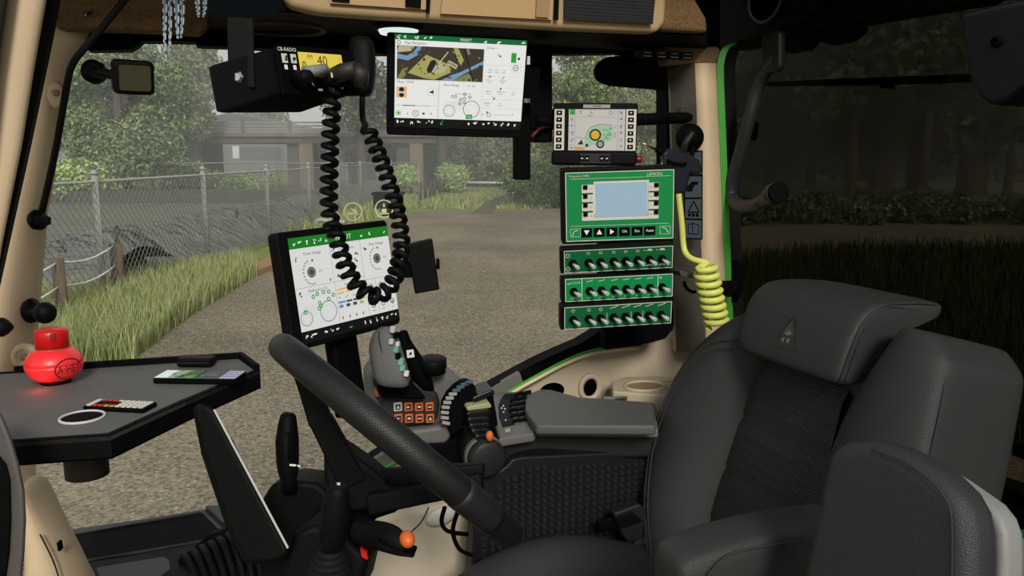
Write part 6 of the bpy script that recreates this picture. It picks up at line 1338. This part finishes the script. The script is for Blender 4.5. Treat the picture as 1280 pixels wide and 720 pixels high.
for i in range(9):
    x = 232+i*11; b.tube(catmull([at(x-2, 694-i*5, d=1.62), at(x+6, 704-i*5, d=1.585), at(x+22, 740, d=1.54), at(x+28, 780, d=1.50)], 4), .0075, BLK, 8)
b.build('ribs', bl_); MB().prism(pp([(222, 700), (262, 668), (300, 655), (330, 690), (352, 790), (240, 790)], d=1.66), FW*.03, BLK2).build('backing', bl_)
pl_ = thing('latch_block', at(270, 640, Y=1.72), 'black catch at the right end of the storage tray', 'latch')
MB().prism(pp([(256, 632), (276, 630), (288, 642), (290, 656), (276, 650), (266, 640)], Z=FZ+.012), (0, 0, -.02), TRM).build('catch', pl_, bevel=.004)
# tan lower right-hand console under the armrest
lc = thing('lower_console', at(520, 720, Y=1.60), 'smooth tan lower side console behind the steering column', 'console')
MB().prism(pp([(420, 690), (452, 656), (500, 640), (560, 632), (640, 630), (640, 800), (420, 800)], Y=1.62), (0, .12, 0), mat('beige_light', (206, 192, 170), .6, spec=.3, bump=(700, .25))).build('panel', lc, bevel=.015, seg=4)
MB().tube(catmull([at(536, 634, Y=1.615), at(527, 652, Y=1.616), at(512, 668, Y=1.617), at(500, 690, Y=1.617)], 5), .0016, STITCH, 5).build('groove', lc)
plab(MB().lathe(FR(at(552, 646, Y=1.612), (1, 0, .2), (-.2, 0, 1)), [(0, .006), (.022, .005), (.036, 0), (.036, -.004)], mat('pale_blob', (200, 196, 186), .5), 20, 1, .6).build('cover_cap', lc), 'pale oval cap')

# ================================================================ DRIVER SEAT
ta = math.radians(14)
fb = FR((.90, 1.15, 2.06), (0, -1, 0), (math.sin(ta), 0, math.cos(ta)))   # x = driver's left, y = up the back, z = forward
ds = thing('driver_seat', (.72, 1.15, 1.6), 'black leather driver seat with wide side bolsters and a triangle on the headrest', 'seat')
def ringb(y, pts): return [fb.p(a, y+ (q[2] if len(q) > 2 else 0), q[1]) if False else fb.p(q[0], y, q[1]) for q in pts for a in (0,)]
# backrest core shell
core = [(-.26, .0), (-.28, .2), (-.25, .38), (-.18, .48), (-.10, .535), (.12, .545), (.22, .545), (.25, .50), (.26, .2), (.25, .0)]
MB().prism([fb.p(a, c, -.03) for a, c in core], fb.z*-.08, LEA2).build('backrest_shell', ds, bevel=.03, seg=4)
# centre panel with quilted seams
b = MB(); rows = []
N1, N2 = 33, 13
for i in range(N1):
    t = i/(N1-1); y = .0+t*.452; w0 = -.215+.045*t; w1 = .10-.02*t
    dep_ = min((abs(y-s_) for s_ in (.10, .215, .325)), default=1); g = -.004*math.exp(-(dep_/.006)**2)-.010*max(0, (t-.93)/.07)
    rows.append([fb.p(w0+(w1-w0)*j/(N2-1), y, .012+g-.012*abs(2*j/(N2-1)-1)**6) for j in range(N2)])
b.loft(rows, LEAF_, caps=False, closed=False); b.build('centre_panel', ds)
# bolsters: sections along y, each a list of (x, z) from outer back to inner front
def bolster(sections, name, m=LEA):
    rings = []
    for y, pts in sections: rings.append([fb.p(x, yy if False else y+dy, z) for x, z, dy in pts])
    return MB().loft(rings, m).build(name, ds, sub=2)
def sec(y, xo, xi, zo, zc, zi, slope=0):
    """outer x, inner x, heights of the outer edge, crest and inner edge; slope lifts the outer side"""
    return (y, [(xo, -.125, 0), (xo, -.105, 0), (xo, zo*.7, 0), (xo+(xi-xo)*.015, zo, 0), (xo+(xi-xo)*.07, zo+(zc-zo)*.5, 0), (xo+(xi-xo)*.25, zc, 0), (xo+(xi-xo)*.55, zc*.97, 0), (xo+(xi-xo)*.82, zc*.6+zi*.4, 0), (xi, zi, 0), (xi, -.105, 0), (xi, -.125, 0)])
bolster([sec(-.06, -.29, -.15, .05, .085, .0), sec(0.02, -.315, -.165, .06, .10, .0), sec(.12, -.345, -.165, .065, .105, .0), sec(.24, -.362, -.155, .065, .10, .0), sec(.33, -.350, -.145, .06, .095, .0), sec(.42, -.31, -.13, .055, .085, -.005), sec(.49, -.25, -.11, .045, .07, -.01), sec(.535, -.19, -.10, .035, .055, -.015), sec(.553, -.14, -.10, .0, .02, -.03)], 'right_bolster')
bolster([sec(-.06, .31, .10, .05, .075, .0), sec(.05, .325, .09, .06, .085, .0), sec(.2, .335, .09, .065, .09, .0), sec(.35, .33, .085, .065, .09, .0), sec(.45, .32, .105, .062, .085, -.005), sec(.53, .312, .14, .055, .078, -.01), sec(.552, .308, .15, .052, .07, -.01), sec(.580, .268, .165, .04, .055, -.01), sec(.584, .262, .17, .035, .05, -.01)], 'left_bolster')
# side faces of the shoulder (driver's left) and piping
MB().tube(catmull([fb.p(.318, -.02, .05), fb.p(.332, .2, .058), fb.p(.326, .35, .058), fb.p(.318, .46, .055), fb.p(.305, .535, .05), fb.p(.275, .57, .035), fb.p(.22, .575, .03)], 6), .0022, STITCH, 5).build('piping', ds)
MB().tube(catmull([fb.p(-.20, .0, .106), fb.p(-.255, .10, .110), fb.p(-.285, .22, .108), fb.p(-.27, .32, .103), fb.p(-.215, .43, .092), fb.p(-.15, .465, .066)], 6), .0018, STITCH, 5).build('piping', ds)
MB().tube(catmull([fb.p(-.215, .0, .106), fb.p(-.270, .10, .109), fb.p(-.300, .22, .105), fb.p(-.285, .33, .100), fb.p(-.225, .445, .09), fb.p(-.155, .48, .060)], 6), .0018, STITCH, 5).build('piping', ds)
# headrest: hooded cushion
hx0, hx1 = -.142, .135
HS = [(.462, .030, .0), (.459, .066, .0), (.462, .076, .0), (.474, .082, .0), (.53, .082, .0), (.575, .072, .0), (.602, .052, .0), (.617, .02, .0), (.630, -.05, .0), (.637, -.108, .0), (.634, -.116, 0), (.622, -.116, .0), (.612, -.108, 0), (.592, -.06, 0), (.55, -.012, 0), (.485, .0, 0)]
rings = []
for t in (0, .015, .04, .12, .5, .88, .96, .985, 1.0):
    x = hx0+(hx1-hx0)*t; e = {0: .80, .015: .92, .04: .97, .12: 1, .5: 1, .88: 1, .96: .97, .985: .92, 1.0: .80}[t]; cy, cz = .545, .02
    rings.append([fb.p(x+(.006 if t > .5 else -.006)*(1 if y > .5 else .3), cy+(y-cy)*e, cz+(z-cz)*e) for y, z, _ in HS])
hd_ = MB().loft(rings, LEA).build('headrest', ds, sub=2)
f = FR(fb.p(-.002, .515, .0805), fb.x, fb.y+fb.z*-.0); b = MB()
def ln3(p0, p1, t_=.002):
    a, c = V(p0), V(p1); d_ = (c-a).normalized(); nn = V((-d_.y, d_.x))*t_/2; b.prism([f.p(*(a+nn)), f.p(*(c+nn)), f.p(*(c-nn)), f.p(*(a-nn))], f.z*.0012, mat('embossed', (16, 16, 16), .7))
tri = [(-.033, -.022), (.033, -.022), (.004, .038)]
b.prism([f.p(*p, -.0005) for p in tri], f.z*.001, mat('emboss_face', (56, 56, 56), .5))
for e in zip(tri, tri[1:]+tri[:1]): ln3(*e)
GLT = mat('emboss_glint', (104, 104, 102), .5)
for p in ([(-.008, .004), (.004, .012), (.010, .006), (.002, .002)], [(-.010, -.004), (-.004, -.002), (-.006, -.012), (-.011, -.010)], [(.002, -.004), (.009, -.002), (.008, -.010), (.003, -.012)]): b.prism([f.p(*q, .001) for q in p], f.z*.0006, GLT)
plab(b.build('emblem', ds), 'embossed triangle emblem')
for dz in (.0, .011): MB().tube(catmull([fb.p(.137, .470, .072-dz), fb.p(.141, .53, .070-dz), fb.p(.141, .575, .060-dz), fb.p(.140, .606, .03-dz), fb.p(.139, .624-dz, -.04), fb.p(.137, .630-dz, -.09)], 6), .0014, STITCH, 5).build('headrest_seam', ds)
MB().prism([fb.p(a, c, -.012) for a, c in ((-.16, .44), (.12, .44), (.15, .56), (-.13, .56))], fb.z*-.06, LEA2).build('neck', ds, bevel=.01)
# cushion
cz0 = 2.05
rows = []
def catmull2(p): return [(q.x, q.y) for q in catmull([V((a, b, 0)) for a, b in p], 5)]
def cush(x, yv):
    u_ = (x-.42)/.5; v_ = (yv-1.15)/.27
    return cz0+.012+.085*max(0, min(1, (abs(v_)-.30)/.55))**1.5*math.exp(-((x-.60)/.22)**2)+.0*u_-.05*max(0, -u_+.12)**2*8-.30*max(0, abs(v_)-.97)-.01*u_
for i in range(19):
    x = .36+.60*i/18; rows.append([V((x-.02*math.cos((j-8)/8*1.4), 1.15-.30*(j-8)/8, cush(x, 1.15-.30*(j-8)/8)-(.05 if i == 0 else 0))) for j in range(17)])
b = MB().loft(rows, LEA, caps=False, closed=False); b.build('cushion', ds, sub=1)
MB().prism([V((.37, .86, 2.02)), V((.37, 1.44, 2.02)), V((.96, 1.44, 2.02)), V((.96, .86, 2.02))], (0, 0, -.12), LEA2).build('cushion_base', ds, bevel=.03, seg=3)
MB().box(W0, .45, .95, .92, 1.38, 1.57, 1.9, BLK2).build('pedestal', ds, bevel=.02)
MB().tube([V((x_, y_, cush(x_, y_)+.001)) for x_, y_ in catmull2([(.40, 1.40), (.43, 1.36), (.48, 1.32), (.56, 1.29), (.66, 1.27), (.75, 1.26)])], .0016, STITCH, 5).build('piping', ds)
# left armrest of the driver seat
rings = []
for px, py, hh in ((832, 697, .4), (838, 688, .8), (855, 678, 1), (900, 662, 1), (960, 648, 1), (1010, 640, 1), (1060, 634, 1)):
    c = at(px, py, Y=.83); ww, th = .042*(.5+.5*hh), .085*hh
    rings.append([c+V((0, yy*ww, zz*th)) for yy, zz in ((-1, -.18), (-.85, -.05), (-.5, 0), (.5, 0), (.85, -.05), (1, -.18), (1, -.9), (.8, -1), (-.8, -1), (-1, -.9))])
MB().loft(rings, LEA).build('armrest', ds, sub=1)
MB().tube(catmull([at(884, 722, Y=.784), at(900, 702, Y=.784), at(925, 689, Y=.784), at(975, 680, Y=.784), at(1010, 676, Y=.784)], 5), .0018, STITCH, 5).build('armrest_seam', ds)
# seat belt buckle
bu = thing('seat_belt_buckle', at(795, 655, Y=1.40), 'black seat belt buckle on a strap between cushion and backrest', 'seat belt')
yb = 1.40
MB().prism(pp([(767, 642), (800, 630), (812, 640), (826, 664), (818, 671), (786, 680), (778, 668)], Y=yb), (0, .025, 0), GRY).build('buckle', bu, bevel=.005, seg=3)
MB().prism(pp([(768, 648), (790, 640), (804, 652), (776, 662)], Y=yb-.004), (0, .006, 0), BLK).build('release', bu, bevel=.002)
MB().prism(pp([(793, 678), (812, 668), (822, 684), (824, 690), (808, 696), (800, 690)], Y=yb), (0, .006, 0), mat('belt_webbing', (40, 42, 44), .8, bump=(900, .8))).build('webbing', bu)
MB().prism(pp([(800, 628), (816, 622), (826, 630), (826, 648), (814, 640)], Y=yb+.02), (0, .01, 0), BLK2).build('stem', bu, bevel=.003)
MB().prism(pp([(746, 652), (770, 646), (776, 660), (752, 664)], Y=yb+.01), (0, .01, 0), BLK2).build('tongue', bu, bevel=.003)

# ================================================================ PASSENGER SEAT
pt = math.radians(9)
fp = FR((.585, .58, 2.25), (0, -1, 0), (math.sin(pt), 0, math.cos(pt)))
def lp(px, py, z=0):
    p = atp(px, py, fp.p(0, 0, z), fp.z)-fp.o; return (p.dot(fp.x), p.dot(fp.y))
psd = thing('passenger_seat', (.62, .55, 2.0), 'black leather passenger seat back with a light grey rear shell at the lower right', 'seat')
prf = [(986, 760), (1004, 690), (1018, 620), (1028, 578), (1036, 561), (1050, 551), (1080, 551), (1108, 558), (1140, 573), (1166, 592), (1188, 614), (1202, 640), (1207, 668), (1208, 700), (1207, 780)]
out2 = [lp(*p) for p in prf]
MB().prism([fp.p(*p, .0) for p in out2], fp.z*-.052, LEA2).build('cushion', psd, bevel=.02, seg=5)
out3 = [lp(*p) for p in [(1000, 760), (1034, 580), (1050, 562), (1110, 560), (1150, 577), (1186, 601), (1212, 625), (1225, 648), (1230, 690), (1230, 780)]]
sh_ = [(1030, 600), (1040, 566), (1056, 554), (1104, 555), (1140, 569), (1192, 600), (1234, 630), (1248, 648), (1255, 668), (1256, 700), (1254, 780), (1010, 780)]
MB().prism([fp.p(*lp(*p, z=-.054), -.054) for p in sh_], fp.z*-.03, LTG).build('shell', psd, bevel=.008, seg=3)
MB().tube(catmull([fp.p(*lp(x, y, 0), .0005) for x, y in ((1090, 562), (1128, 576), (1160, 598), (1180, 620), (1190, 650), (1190, 740))], 5), .0012, STITCH, 5).build('seam', psd)
MB().prism([V((.14, .36, 2.04)), V((.60, .36, 2.04)), V((.60, .80, 2.04)), V((.14, .80, 2.04))], (0, 0, -.10), LEA2).build('seat_cushion', psd, bevel=.03, seg=4)
MB().box(W0, .25, .55, .46, .70, 1.56, 1.95, BLK2).build('pedestal', psd, bevel=.01)
